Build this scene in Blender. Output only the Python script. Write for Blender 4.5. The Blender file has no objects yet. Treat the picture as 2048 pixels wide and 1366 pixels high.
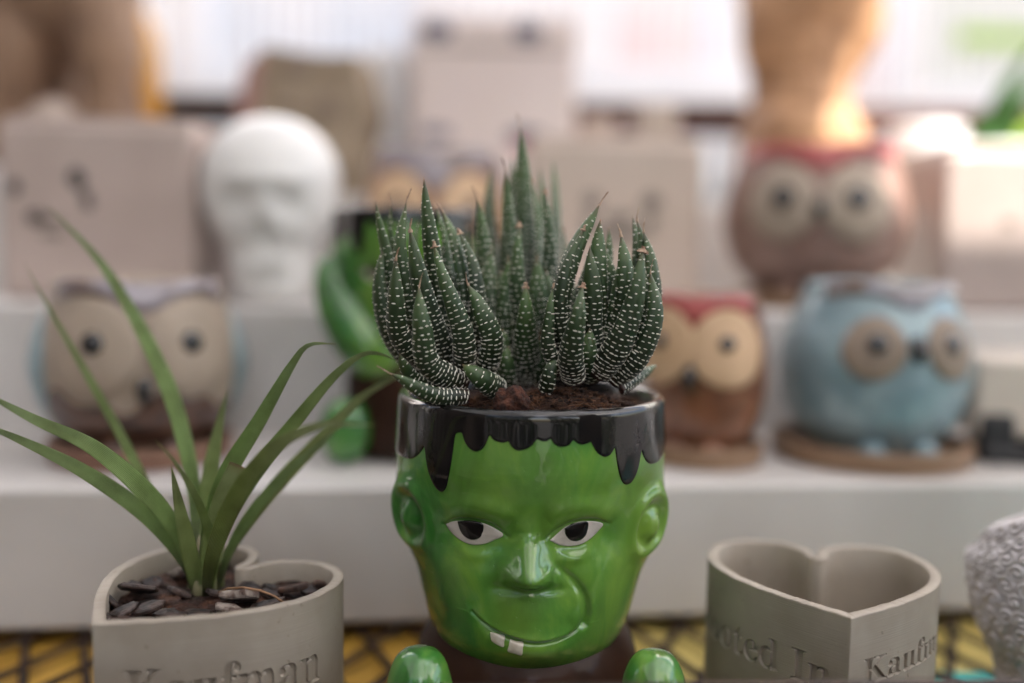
import bpy, math, random
import numpy as np
from mathutils import Vector, Matrix, noise as mnoise

random.seed(7)
rng = np.random.default_rng(7)
SC = bpy.context.scene
COL = SC.collection
R = math.radians

# ------------------------------------------------------------------ camera, sky, sun, exposure
CAM = Vector((0.0, 0.0, 0.195))
PITCH, ROLL, FPX = R(5.5), R(1.0), 2000.0
cam_d = bpy.data.cameras.new('camera')
cam = bpy.data.objects.new('camera', cam_d)
COL.objects.link(cam)
SC.camera = cam
cam_d.sensor_width = 36.0
cam_d.lens = 36.0 * FPX / 2048.0
cam_d.clip_start = 0.01
cam_d.clip_end = 200.0
FWD = Vector((0, math.cos(PITCH), -math.sin(PITCH)))
UP0 = Vector((0, math.sin(PITCH), math.cos(PITCH)))
RT0 = Vector((1, 0, 0))
UP = UP0 * math.cos(ROLL) - RT0 * math.sin(ROLL)
RT = RT0 * math.cos(ROLL) + UP0 * math.sin(ROLL)
cam.matrix_world = Matrix.Translation(CAM) @ Matrix((
    (RT.x, UP.x, -FWD.x, 0), (RT.y, UP.y, -FWD.y, 0), (RT.z, UP.z, -FWD.z, 0), (0, 0, 0, 1)))
cam_d.dof.use_dof = True
cam_d.dof.focus_distance = 0.366
cam_d.dof.aperture_fstop = 1.8
cam_d.dof.aperture_blades = 0

SUN_EL, SUN_AZ = R(56), R(150)      # azimuth measured from +Y towards +X: behind the camera, to the right
world = bpy.data.worlds.new('World')
SC.world = world
world.use_nodes = True
wn = world.node_tree.nodes
wl = world.node_tree.links
wn.clear()
sky = wn.new('ShaderNodeTexSky')
sky.sky_type = 'NISHITA'
sky.sun_disc = False
sky.sun_elevation = SUN_EL
sky.sun_rotation = SUN_AZ
sky.air_density = 1.0
sky.dust_density = 3.0
bg = wn.new('ShaderNodeBackground')
bg.inputs[1].default_value = 0.15
wo = wn.new('ShaderNodeOutputWorld')
wl.new(sky.outputs[0], bg.inputs[0])
wl.new(bg.outputs[0], wo.inputs[0])
sun_d = bpy.data.lights.new('sun', 'SUN')
sun_d.energy = 4.0
sun_d.angle = R(0.5)
sun_d.color = (1.0, 0.93, 0.84)
sun = bpy.data.objects.new('sun', sun_d)
COL.objects.link(sun)
sdir = Vector((math.sin(SUN_AZ) * math.cos(SUN_EL), math.cos(SUN_AZ) * math.cos(SUN_EL), math.sin(SUN_EL)))
sun.rotation_euler = sdir.to_track_quat('Z', 'Y').to_euler()
sun.location = sdir * 5

SC.view_settings.view_transform = 'Standard'
SC.view_settings.look = 'None'
SC.view_settings.exposure = 1.82
SC.view_settings.gamma = 1.0
SC.render.engine = 'CYCLES'
SC.cycles.use_denoising = True
SC.cycles.denoiser = 'OPENIMAGEDENOISE'
SC.cycles.max_bounces = 8
SC.cycles.diffuse_bounces = 4
SC.cycles.glossy_bounces = 4
SC.cycles.transmission_bounces = 4
SC.cycles.sample_clamp_indirect = 6.0
SC.cycles.caustics_reflective = False
SC.cycles.caustics_refractive = False


def ray(px, py):
    return (FWD + RT * ((px - 1024) / FPX) - UP * ((py - 683) / FPX))


def at(px, py, Y):
    """the point at depth Y (world y) that the photograph shows at pixel px, py"""
    d = ray(px, py)
    return CAM + d * (Y / d.y)


def onz(px, py, z):
    d = ray(px, py)
    return CAM + d * ((z - CAM.z) / d.z)


# ------------------------------------------------------------------ materials
MATS = {}


def mat(name, col=(0.5, 0.5, 0.5), rough=0.5, col2=None, nscale=30.0, mix=(0.4, 0.6), detail=4.0, bump=0.0,
        bscale=200.0, coat=0.0, spec=0.5, metal=0.0, distort=0.0, coat_rough=0.03, sss=0.0, stretch=None):
    if name in MATS:
        return MATS[name]
    m = bpy.data.materials.new(name)
    m.use_nodes = True
    nt = m.node_tree
    N, L = nt.nodes, nt.links
    b = N['Principled BSDF']
    b.inputs['Base Color'].default_value = (*col, 1)
    b.inputs['Roughness'].default_value = rough
    b.inputs['Metallic'].default_value = metal
    b.inputs['Specular IOR Level'].default_value = spec
    b.inputs['Coat Weight'].default_value = coat
    b.inputs['Coat IOR'].default_value = 1.55 if coat >= 1.0 else 1.5
    b.inputs['Coat Roughness'].default_value = coat_rough
    tc = N.new('ShaderNodeTexCoord')
    src = tc.outputs['Object']
    if stretch:
        mp = N.new('ShaderNodeMapping')
        mp.inputs['Scale'].default_value = stretch
        L.new(src, mp.inputs[0])
        src = mp.outputs[0]
    if col2 is None:
        col2 = tuple(c * 0.82 for c in col)
    n = N.new('ShaderNodeTexNoise')
    n.inputs['Scale'].default_value = nscale
    n.inputs['Detail'].default_value = detail
    n.inputs['Distortion'].default_value = distort
    L.new(src, n.inputs['Vector'])
    r = N.new('ShaderNodeValToRGB')
    r.color_ramp.elements[0].position = mix[0]
    r.color_ramp.elements[1].position = mix[1]
    r.color_ramp.elements[0].color = (*col, 1)
    r.color_ramp.elements[1].color = (*col2, 1)
    L.new(n.outputs[0], r.inputs[0])
    L.new(r.outputs[0], b.inputs['Base Color'])
    if bump:
        n2 = N.new('ShaderNodeTexNoise')
        n2.inputs['Scale'].default_value = bscale
        n2.inputs['Detail'].default_value = 5
        L.new(src, n2.inputs['Vector'])
        bp = N.new('ShaderNodeBump')
        bp.inputs['Strength'].default_value = 1.0
        bp.inputs['Distance'].default_value = bump
        L.new(n2.outputs[0], bp.inputs['Height'])
        L.new(bp.outputs[0], b.inputs['Normal'])
    if sss:
        b.inputs['Subsurface Weight'].default_value = sss
        b.inputs['Subsurface Scale'].default_value = 0.002
    MATS[name] = m
    return m


def node_mat(name):
    m = bpy.data.materials.new(name)
    m.use_nodes = True
    MATS[name] = m
    return m, m.node_tree.nodes, m.node_tree.links, m.node_tree.nodes['Principled BSDF']


def M_(name):
    return MATS[name]


# glazed green ceramic: mottled brush marks under a clear, slightly wavy glaze
m, N, L, b = node_mat('green_glaze')
tc = N.new('ShaderNodeTexCoord')
mp = N.new('ShaderNodeMapping')
mp.inputs['Scale'].default_value = (1, 1, 0.55)
mp.inputs['Rotation'].default_value = (0.2, 0.5, 0.3)
L.new(tc.outputs['Object'], mp.inputs[0])
n1 = N.new('ShaderNodeTexNoise')
n1.inputs['Scale'].default_value = 48
n1.inputs['Detail'].default_value = 5
n1.inputs['Roughness'].default_value = 0.6
n1.inputs['Distortion'].default_value = 0.9
L.new(mp.outputs[0], n1.inputs['Vector'])
r1 = N.new('ShaderNodeValToRGB')
e = r1.color_ramp.elements
e[0].position, e[0].color = 0.36, (0.028, 0.125, 0.020, 1)
e[1].position, e[1].color = 0.68, (0.145, 0.310, 0.045, 1)
k = e.new(0.5)
k.color = (0.052, 0.200, 0.032, 1)
L.new(n1.outputs[0], r1.inputs[0])
n3 = N.new('ShaderNodeTexNoise')
n3.inputs['Scale'].default_value = 19
n3.inputs['Detail'].default_value = 2
L.new(mp.outputs[0], n3.inputs['Vector'])
r3 = N.new('ShaderNodeValToRGB')
r3.color_ramp.elements[0].position = 0.5
r3.color_ramp.elements[0].color = (0, 0, 0, 1)
r3.color_ramp.elements[1].position = 0.72
r3.color_ramp.elements[1].color = (0.7, 0.7, 0.7, 1)
L.new(n3.outputs[0], r3.inputs[0])
mx = N.new('ShaderNodeMixRGB')
mx.inputs[2].default_value = (0.20, 0.32, 0.04, 1)
L.new(r3.outputs[0], mx.inputs[0])
L.new(r1.outputs[0], mx.inputs[1])
L.new(mx.outputs[0], b.inputs['Base Color'])
b.inputs['Roughness'].default_value = 0.35
b.inputs['Specular IOR Level'].default_value = 0.2
b.inputs['Coat Weight'].default_value = 1.0
b.inputs['Coat IOR'].default_value = 1.65
b.inputs['Coat Roughness'].default_value = 0.02
n2 = N.new('ShaderNodeTexNoise')
n2.inputs['Scale'].default_value = 75
n2.inputs['Detail'].default_value = 2
L.new(tc.outputs['Object'], n2.inputs['Vector'])
bp = N.new('ShaderNodeBump')
bp.inputs['Distance'].default_value = 0.0011
bp.inputs['Strength'].default_value = 0.6
L.new(n2.outputs[0], bp.inputs['Height'])
pn = N.new('ShaderNodeTexVoronoi')
pn.inputs['Scale'].default_value = 330
L.new(tc.outputs['Object'], pn.inputs['Vector'])
pm = N.new('ShaderNodeMapRange')
pm.inputs[1].default_value, pm.inputs[2].default_value = 0.05, 0.13
L.new(pn.outputs['Distance'], pm.inputs[0])
bp2 = N.new('ShaderNodeBump')
bp2.inputs['Distance'].default_value = 0.00012
L.new(pm.outputs[0], bp2.inputs['Height'])
L.new(bp.outputs[0], bp2.inputs['Normal'])
L.new(bp2.outputs[0], b.inputs['Coat Normal'])

mat('black_glaze', (0.004, 0.004, 0.005), 0.3, (0.010, 0.008, 0.007), 60, coat=1.0, spec=0.1, bump=0.0007, bscale=60, coat_rough=0.05)
mat('brown_glaze', (0.030, 0.016, 0.011), 0.4, spec=0.06, col2=(0.042, 0.019, 0.012), nscale=40, coat=0.14, bump=0.0004, bscale=80)
mat('eye_white_glaze', (0.62, 0.55, 0.50), 0.3, (0.52, 0.46, 0.40), 120, coat=0.6)
mat('pupil_glaze', (0.006, 0.005, 0.005), 0.25, (0.012, 0.01, 0.01), 100, coat=0.6)
mat('tooth_glaze', (0.62, 0.56, 0.46), 0.3, (0.5, 0.43, 0.33), 200, coat=0.6)

# ------------------------------------------------------------------ object helpers


def link(o, parent=None):
    COL.objects.link(o)
    if parent is not None:
        o.parent = parent
    return o


def mesh_obj(name, verts, faces, material, parent=None, smooth=True, mats=None, matidx=None):
    me = bpy.data.meshes.new(name)
    v = np.asarray(verts, dtype=np.float64).reshape(-1, 3)
    if isinstance(faces, np.ndarray) and faces.ndim == 2:
        nf, k = faces.shape
        me.vertices.add(len(v))
        me.vertices.foreach_set('co', v.ravel())
        me.loops.add(nf * k)
        me.loops.foreach_set('vertex_index', faces.ravel().astype(np.int32))
        me.polygons.add(nf)
        me.polygons.foreach_set('loop_start', np.arange(0, nf * k, k, dtype=np.int32))
        me.update(calc_edges=True)
    else:
        me.from_pydata(v.tolist(), [], faces)
        me.update()
    for mm in (mats or [material]):
        me.materials.append(mm)
    if matidx is not None:
        me.polygons.foreach_set('material_index', np.asarray(matidx, dtype=np.int32))
    if smooth:
        me.polygons.foreach_set('use_smooth', np.ones(len(me.polygons), dtype=bool))
    me.validate()
    o = bpy.data.objects.new(name, me)
    link(o, parent)
    return o


def empty(name, loc=(0, 0, 0), rz=0.0):
    o = bpy.data.objects.new(name, None)
    o.location = loc
    o.rotation_euler = (0, 0, rz)
    o.empty_display_size = 0.02
    return link(o)


def tag(o, label=None, cat=None, group=None, kind=None):
    if label:
        o['label'] = label
    if cat:
        o['category'] = cat
    if group:
        o['group'] = group
    if kind:
        o['kind'] = kind
    return o


def grid_faces(nu, nv, closeu=False, flip=False):
    """verts index = i*nv + j, i over u, j over v"""
    iu = np.arange(nu if closeu else nu - 1)
    jv = np.arange(nv - 1)
    I, J = np.meshgrid(iu, jv, indexing='ij')
    I2 = (I + 1) % nu
    f = np.stack([I * nv + J, I2 * nv + J, I2 * nv + J + 1, I * nv + J + 1], -1).reshape(-1, 4)
    return f[:, ::-1] if flip else f


def grid_obj(name, P, material, parent=None, closeu=False, flip=False):
    nu, nv = P.shape[:2]
    return mesh_obj(name, P.reshape(-1, 3), grid_faces(nu, nv, closeu, flip), material, parent)


def lathe(name, prof, material, parent=None, n=64, loc=(0, 0, 0), wob=0.0, sx=1.0, sy=1.0):
    prof = np.asarray(prof, float)
    th = np.linspace(0, 2 * np.pi, n, endpoint=False)
    P = np.zeros((n, len(prof), 3))
    P[:, :, 0] = np.cos(th)[:, None] * prof[None, :, 0] * sx + loc[0]
    P[:, :, 1] = np.sin(th)[:, None] * prof[None, :, 0] * sy + loc[1]
    P[:, :, 2] = prof[None, :, 1] + loc[2]
    if wob:
        P[:, :, 2] += wob * np.sin(th * 3)[:, None]
    return grid_obj(name, P, material, parent, closeu=True)


def smooth_prof(pts, per=8):
    """Catmull-Rom through the points"""
    p = np.asarray(pts, float)
    q = np.vstack([2 * p[0] - p[1], p, 2 * p[-1] - p[-2]])
    out = []
    for i in range(1, len(q) - 2):
        for t in np.linspace(0, 1, per, endpoint=False):
            a, b_, c, d = q[i - 1], q[i], q[i + 1], q[i + 2]
            out.append(0.5 * (2 * b_ + (c - a) * t + (2 * a - 5 * b_ + 4 * c - d) * t * t + (3 * b_ - a - 3 * c + d) * t ** 3))
    out.append(p[-1])
    return np.array(out)


def rbox(name, x0, x1, y0, y1, z0, z1, material, parent=None, bevel=0.002, seg=3):
    import bmesh
    bm = bmesh.new()
    bmesh.ops.create_cube(bm, size=1)
    for v in bm.verts:
        v.co = Vector(((x0 + x1) / 2 + v.co.x * (x1 - x0), (y0 + y1) / 2 + v.co.y * (y1 - y0), (z0 + z1) / 2 + v.co.z * (z1 - z0)))
    if bevel:
        bmesh.ops.bevel(bm, geom=bm.edges[:], offset=bevel, segments=seg, affect='EDGES', profile=0.5)
    me = bpy.data.meshes.new(name)
    bm.to_mesh(me)
    bm.free()
    me.materials.append(material)
    me.polygons.foreach_set('use_smooth', np.ones(len(me.polygons), dtype=bool))
    o = bpy.data.objects.new(name, me)
    link(o, parent)
    if bevel:
        me.polygons.foreach_set('use_smooth', [max(abs(c) for c in p.normal) < 0.999 for p in me.polygons])
    return o


def tube_verts(pts, rad, ns=8):
    """verts and quad faces of a tube through pts with a radius per point"""
    pts = [Vector(p) for p in pts]
    V, F = [], []
    prev = None
    for i, p in enumerate(pts):
        t = (pts[min(i + 1, len(pts) - 1)] - pts[max(i - 1, 0)]).normalized()
        if prev is None:
            a = Vector((0, 0, 1)) if abs(t.z) < 0.9 else Vector((1, 0, 0))
            s = t.cross(a).normalized()
        else:
            s = (prev - t * prev.dot(t)).normalized()
        prev = s
        q = t.cross(s)
        r = rad[i] if hasattr(rad, '__len__') else rad
        for k in range(ns):
            an = 2 * math.pi * k / ns
            V.append(p + s * (math.cos(an) * r) + q * (math.sin(an) * r))
    for i in range(len(pts) - 1):
        for k in range(ns):
            k2 = (k + 1) % ns
            F.append((i * ns + k, i * ns + k2, (i + 1) * ns + k2, (i + 1) * ns + k))
    F.append(tuple(range(ns))[::-1])
    F.append(tuple((len(pts) - 1) * ns + k for k in range(ns)))
    return V, F


def tube(name, pts, rad, material, parent=None, ns=8):
    V, F = tube_verts(pts, rad, ns)
    return mesh_obj(name, V, F, material, parent)


def noise3(P, scale, seed=0.0):
    """vectorised-ish perlin on an (n,3) array"""
    out = np.empty(len(P))
    for i, p in enumerate(P):
        out[i] = mnoise.noise(Vector((p[0] * scale + seed, p[1] * scale + seed * 1.7, p[2] * scale)))
    return out


def sstep(a, b_, x):
    t = np.clip((x - a) / (b_ - a), 0, 1)
    return t * t * (3 - 2 * t)


def gau(x, s):
    return np.exp(-(x / s) ** 2)


# ------------------------------------------------------------------ the stand: mesh table, white steps, what lies under it
mat('white_paint', (0.62, 0.59, 0.565), 0.5, (0.47, 0.44, 0.41), 7, mix=(0.38, 0.72), detail=9, distort=0.6, bump=0.0002, bscale=500)
mat('rust_metal', (0.018, 0.010, 0.008), 0.6, (0.045, 0.022, 0.014), 90, detail=8, bump=0.0004, bscale=300, metal=0.3)
mat('amber_plastic', (0.42, 0.22, 0.03), 0.45, (0.58, 0.34, 0.06), 6, detail=3)
mat('yellow_plastic', (0.62, 0.48, 0.14), 0.45, (0.68, 0.55, 0.22), 6)
mat('teal_plastic', (0.04, 0.58, 0.54), 0.35, (0.08, 0.68, 0.62), 10)
mat('teal_pale', (0.35, 0.62, 0.55), 0.5, (0.45, 0.66, 0.56), 10)
mat('soil_ground', (0.045, 0.04, 0.035), 0.9, (0.07, 0.06, 0.05), 3, detail=8, bump=0.01, bscale=20)
mat('dark_wood', (0.016, 0.007, 0.006), 0.6, (0.030, 0.012, 0.010), 12, stretch=(0.3, 6, 6))
mat('red_wood', (0.055, 0.018, 0.014), 0.6, (0.075, 0.028, 0.020), 12)

# ground
g = mesh_obj('ground', [(-40, -40, -0.9), (40, -40, -0.9), (40, 40, -0.9), (-40, 40, -0.9)], [(0, 1, 2, 3)], M_('soil_ground'), smooth=False)
tag(g, 'pale trodden ground far below the display table', kind='structure')

# expanded metal table top: diamonds 28 x 64 mm, strands about 4 mm
def expanded_metal():
    V, F = [], []
    px_, py_ = 0.0285, 0.062
    w, h = 0.0021, 0.0010
    x0, x1, y0, y1 = -0.75, 0.80, 0.29, 0.95

    def strand(a, b_):
        a, b_ = Vector(a), Vector(b_)
        t = (b_ - a).normalized()
        s = Vector((-t.y, t.x, 0)) * w
        up = Vector((0, 0, h))
        i = len(V)
        for p in (a, b_):
            V.extend([p - s - up, p + s - up, p + s * 0.7 + up, p - s * 0.7 + up])
        F.extend([(i, i + 4, i + 5, i + 1), (i + 1, i + 5, i + 6, i + 2), (i + 2, i + 6, i + 7, i + 3), (i + 3, i + 7, i + 4, i)])

    nx = int((x1 - x0) / px_)
    ny = int((y1 - y0) / py_) * 2
    for j in range(ny):
        for i in range(nx):
            off = 0.5 if j % 2 else 0.0
            cx = x0 + (i + off) * px_
            cy = y0 + j * py_ / 2
            jit = 0.0006
            a = (cx + random.uniform(-jit, jit), cy, -0.002)
            strand(a, (cx + px_ / 2, cy + py_ / 2, -0.002 + random.uniform(-jit, jit)))
            strand((cx, cy, -0.002), (cx - px_ / 2, cy + py_ / 2, -0.002 + random.uniform(-jit, jit)))
            # the bond where strands meet is wider
            V0 = len(V)
            r = 0.0026
            for an in range(6):
                V.append(Vector((cx + r * 0.8 * math.cos(an * math.pi / 3), cy + r * 1.8 * math.sin(an * math.pi / 3), -0.0004)))
            for an in range(6):
                V.append(Vector((cx + r * 0.8 * math.cos(an * math.pi / 3), cy + r * 1.8 * math.sin(an * math.pi / 3), -0.0038)))
            F.append(tuple(V0 + k for k in range(6)))
            F.append(tuple(V0 + 11 - k for k in range(6)))
            for k in range(6):
                F.append((V0 + k, V0 + 6 + k, V0 + 6 + (k + 1) % 6, V0 + (k + 1) % 6))
    return V, F


table = empty('display_table', (0, 0.29, -0.9))
tag(table, 'rusty brown diamond mesh metal table under all the pots', 'table')
V, F = expanded_metal()
off = Vector((0, 0.29, -0.9))
o = mesh_obj('mesh_top', [v - off for v in V], F, M_('rust_metal'), table, smooth=False)
# near edge rail, a little above the mesh, blurred along the bottom of the photo
a_, b_ = at(560, 1371, 0.292), at(2300, 1350, 0.300)
dx_ = (b_ - a_)
a2, b2 = a_ - dx_ * 0.35, b_ + dx_ * 0.1
rb = rbox('edge_rail', 0, (b2 - a2).length, -0.006, 0.0, -0.05, 0.0, M_('rust_metal'), table, bevel=0.0015)
rb.location = a2 - off
rb.rotation_euler = dx_.to_track_quat('X', 'Z').to_euler()
for sx in (-0.72, 0.74):
    for sy in (0.31, 0.92):
        V, F = tube_verts([Vector((sx, sy, -0.9)) - off, Vector((sx, sy, -0.004)) - off], 0.012, 8)
        mesh_obj('leg', V, F, M_('rust_metal'), table)
for sx in (-0.72, 0.74):
    rbox('side_rail', sx - 0.008, sx + 0.008, 0, 0.66, 0.86, 0.8955, M_('rust_metal'), table, 0.002)

# coloured crates under the mesh
def crate(x0, x1, y0, y1, z0, z1, m, label, color):
    c = empty('plastic_crate', ((x0 + x1) / 2, (y0 + y1) / 2, z0))
    tag(c, label, 'crate', 'plastic crates under the mesh table')
    hx, hy, H = (x1 - x0) / 2, (y1 - y0) / 2, z1 - z0
    rbox('lid', -hx, hx, -hy, hy, H - 0.02, H, m, c, 0.004)
    rbox('side_wall', -hx + 0.006, hx - 0.006, -hy + 0.006, hy - 0.006, 0, H - 0.0205, m, c, 0.004)
    for k in range(5):
        x = -hx * 0.8 + k * hx * 0.4
        rbox('rib', x - 0.004, x + 0.004, -hy + 0.001, -hy + 0.0055, 0.01, H - 0.03, m, c, 0.001, 1)
    return c


crate(-0.60, -0.02, 0.33, 1.0, -0.9, -0.0085, M_('amber_plastic'), 'amber plastic crate seen through the mesh at the left', 0)
crate(-0.01, 0.200, 0.33, 1.0, -0.9, -0.0085, M_('yellow_plastic'), 'pale yellow plastic crate seen through the mesh between head planter and heart', 0)
crate(0.205, 0.70, 0.30, 0.470, -0.9, -0.0070, M_('teal_plastic'), 'bright teal plastic crate seen through the mesh at the lower right', 0)
crate(0.205, 0.70, 0.475, 1.0, -0.9, -0.0090, M_('yellow_plastic'), 'yellow crate behind the teal crate under the right side of the table', 0)

# stepped white riser, turned a few degrees
YAW = R(6.0)
steps = empty('stepped_riser', (0, 0.503, 0), YAW)
tag(steps, 'white painted three tier wooden display step on the mesh table', 'display step')
S1, S2, S3 = 0.0725, 0.153, 0.232
D2, D3, D4 = 0.140, 0.335, 0.62
rbox('lower_tier', -0.95, 0.95, 0.0, D2 + 0.01, 0.0006, S1, M_('white_paint'), steps, 0.003)
rbox('middle_tier', -0.95, 0.95, D2, D3 + 0.01, 0.0, S2, M_('white_paint'), steps, 0.003).location.z = 0.0004
rbox('upper_tier', -0.95, 0.95, D3, D4, 0.0, S3, M_('white_paint'), steps, 0.003).location.z = 0.0008

# ------------------------------------------------------------------ surface of revolution with features (used by pots)
class Surf:
    """position on a pot: theta 0 faces the front (-y), z height; rad(z), disp(theta, z, x) outward, push towards the front"""

    def __init__(self, prof, disp=None, push=None, sy=1.0, sx=1.0):
        p = np.asarray(prof, float)
        self.z, self.r = p[:, 0], p[:, 1]
        self.disp, self.push, self.sy, self.sx = disp, push, sy, sx

    def rad(self, z):
        return np.interp(z, self.z, self.r)

    def __call__(self, th, z, off=0.0):
        th, z = np.broadcast_arrays(np.asarray(th, float), np.asarray(z, float))
        r = self.rad(z)
        if self.disp is not None:
            r = r + self.disp(th, z, r * np.sin(th))
        r = r + off
        P = np.stack([r * np.sin(th) * self.sx, -r * np.cos(th) * self.sy, z], -1)
        if self.push is not None:
            P[..., 1] -= self.push(th, z, P[..., 0])
        return P


def disc_patch(name, S, tc_, zc, outline, material, parent, off=0.0004, dome=0.0, rings=10, n=48, edge=0.0):
    """a thin raised patch on surface S; outline(phi) -> (dx, dz) metres about (theta tc_, height zc)"""
    ph = np.linspace(0, 2 * np.pi, n, endpoint=False)
    ox, oz = outline(ph)
    k = np.linspace(0, 1, rings)
    KX = ox[:, None] * k[None]
    KZ = oz[:, None] * k[None]
    z = zc + KZ
    r0 = float(S.rad(zc))
    th = tc_ + KX / r0
    o_ = off + dome * (1 - k[None] ** 2) * np.ones_like(KX)
    P = S(th, z, o_)
    # skirt down into the body so the patch has thickness
    sk = S(th[:, -1:], z[:, -1:], -0.0008)
    P = np.concatenate([P, sk], 1)
    return grid_obj(name, P, material, parent, closeu=True)


def ell(a, b_, rot=0.0, p=1.0):
    def f(ph):
        x = a * np.sign(np.cos(ph)) * np.abs(np.cos(ph)) ** p
        y = b_ * np.sign(np.sin(ph)) * np.abs(np.sin(ph)) ** p
        return x * math.cos(rot) - y * math.sin(rot), x * math.sin(rot) + y * math.cos(rot)
    return f


def poly_outline(pts):
    """closed smooth outline through points given around their centre"""
    p = np.asarray(pts, float)

    def f(ph):
        q = np.vstack([p, p[:1]])
        t = np.linspace(0, 1, len(q))
        s = (ph / (2 * np.pi)) % 1.0
        return np.interp(s, t, q[:, 0]), np.interp(s, t, q[:, 1])
    return f


# ------------------------------------------------------------------ green head planter
HC = at(1063, 790, 0.40)      # rim centre
HX, HY = HC.x, 0.40
RIMZ = HC.z


def face_pt(cx, cy, Y=0.352):
    """detail-crop pixel -> local coordinates of the planter"""
    p = at(740 + cx * 0.4583, 740 + cy * 0.4583, Y)
    return p.x - HX, p.z


CS = 0.0000917
prof_px = [(100, 576), (150, 580), (330, 586), (430, 574), (560, 552), (700, 528), (800, 500), (900, 478), (1000, 450), (1080, 418),
           (1150, 372), (1210, 320), (1260, 250), (1300, 165), (1330, 60)]
hp = []
for cy, hw in prof_px:
    hp.append((at(1063, 740 + cy * 0.4583, 0.40).z, hw * CS))
hp.append((hp[-1][0] - 0.001, 0.001))
hp = np.array(hp)[::-1]
hp_s = smooth_prof(hp, 6)
HEADB = hp_s[0, 0]


def seg_dist(x, z, pts):
    d = np.full(np.shape(x), 1e9)
    tt = np.zeros(np.shape(x))
    n = len(pts) - 1
    for i in range(n):
        ax, az = pts[i]
        bx_, bz = pts[i + 1]
        l2 = (bx_ - ax) ** 2 + (bz - az) ** 2
        t = np.clip(((x - ax) * (bx_ - ax) + (z - az) * (bz - az)) / l2, 0, 1)
        dd = np.hypot(x - ax - t * (bx_ - ax), z - az - t * (bz - az))
        m_ = dd < d
        d = np.where(m_, dd, d)
        tt = np.where(m_, (i + t) / n, tt)
    return d, tt


def crv(pts, per=6):
    q = smooth_prof([face_pt(*p) for p in pts], per)
    return [tuple(v) for v in q]


brow_l = crv([(300, 690), (350, 632), (450, 606), (560, 625), (640, 680)])
brow_r = crv([(770, 680), (830, 635), (920, 606), (1030, 632), (1095, 705)])
lid_l = crv([(318, 706), (372, 668), (450, 655), (530, 668), (600, 722)])
lid_r = crv([(760, 735), (810, 690), (890, 655), (980, 655), (1050, 690)])
mouth = crv([(445, 1072), (500, 1112), (580, 1148), (700, 1174), (800, 1174), (880, 1156), (925, 1124)])
fold_r = crv([(820, 860), (890, 925), (935, 1000), (948, 1075), (935, 1125)])
fold_l = crv([(560, 930), (500, 985), (455, 1040)])
nose_c = face_pt(692, 945, 0.335)
nosebr = crv([(700, 700), (700, 800), (695, 895)])
mz = face_pt(700, 1085)
chin = face_pt(690, 1235)
ck_l = face_pt(400, 960)
ck_r = face_pt(1010, 960)
eyeL = face_pt(450, 722)
eyeR = face_pt(900, 720)
noseb = face_pt(695, 1012, 0.338)
under_l = crv([(330, 770), (440, 815), (560, 800)])
under_r = crv([(790, 800), (900, 825), (1010, 780)])


def head_disp(th, z, x):
    d = np.zeros(np.shape(z))
    for sgn, cz, cth in ((-1, 622, -1.07), (1, 640, 1.07)):
        zc = at(1063, 740 + cz * 0.4583, 0.39).z
        a_th = (th - cth) * 0.050 * sgn            # metres along the side, + = towards the back
        dz = z - zc
        # ear: a broad raised shell, ridge round its front and top, hollow with a lobe inside
        shell = gau(a_th - 0.008, 0.0135) * gau(dz - 0.001, 0.0165)
        d = d + 0.0050 * shell
        rr = np.hypot(a_th / 0.0105, (dz - 0.0015) / 0.0125)
        ridge = gau(rr - 1.0, 0.27) * sstep(-1.25, -0.5, dz / 0.0118)
        d = d + 0.0017 * ridge
        d = d - 0.0018 * gau(rr - 0.62, 0.26) * sstep(-1.1, -0.2, dz / 0.0118)
        d = d + 0.0013 * gau(a_th - 0.0006, 0.0040) * gau(dz + 0.001, 0.0065)
    return d


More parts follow.
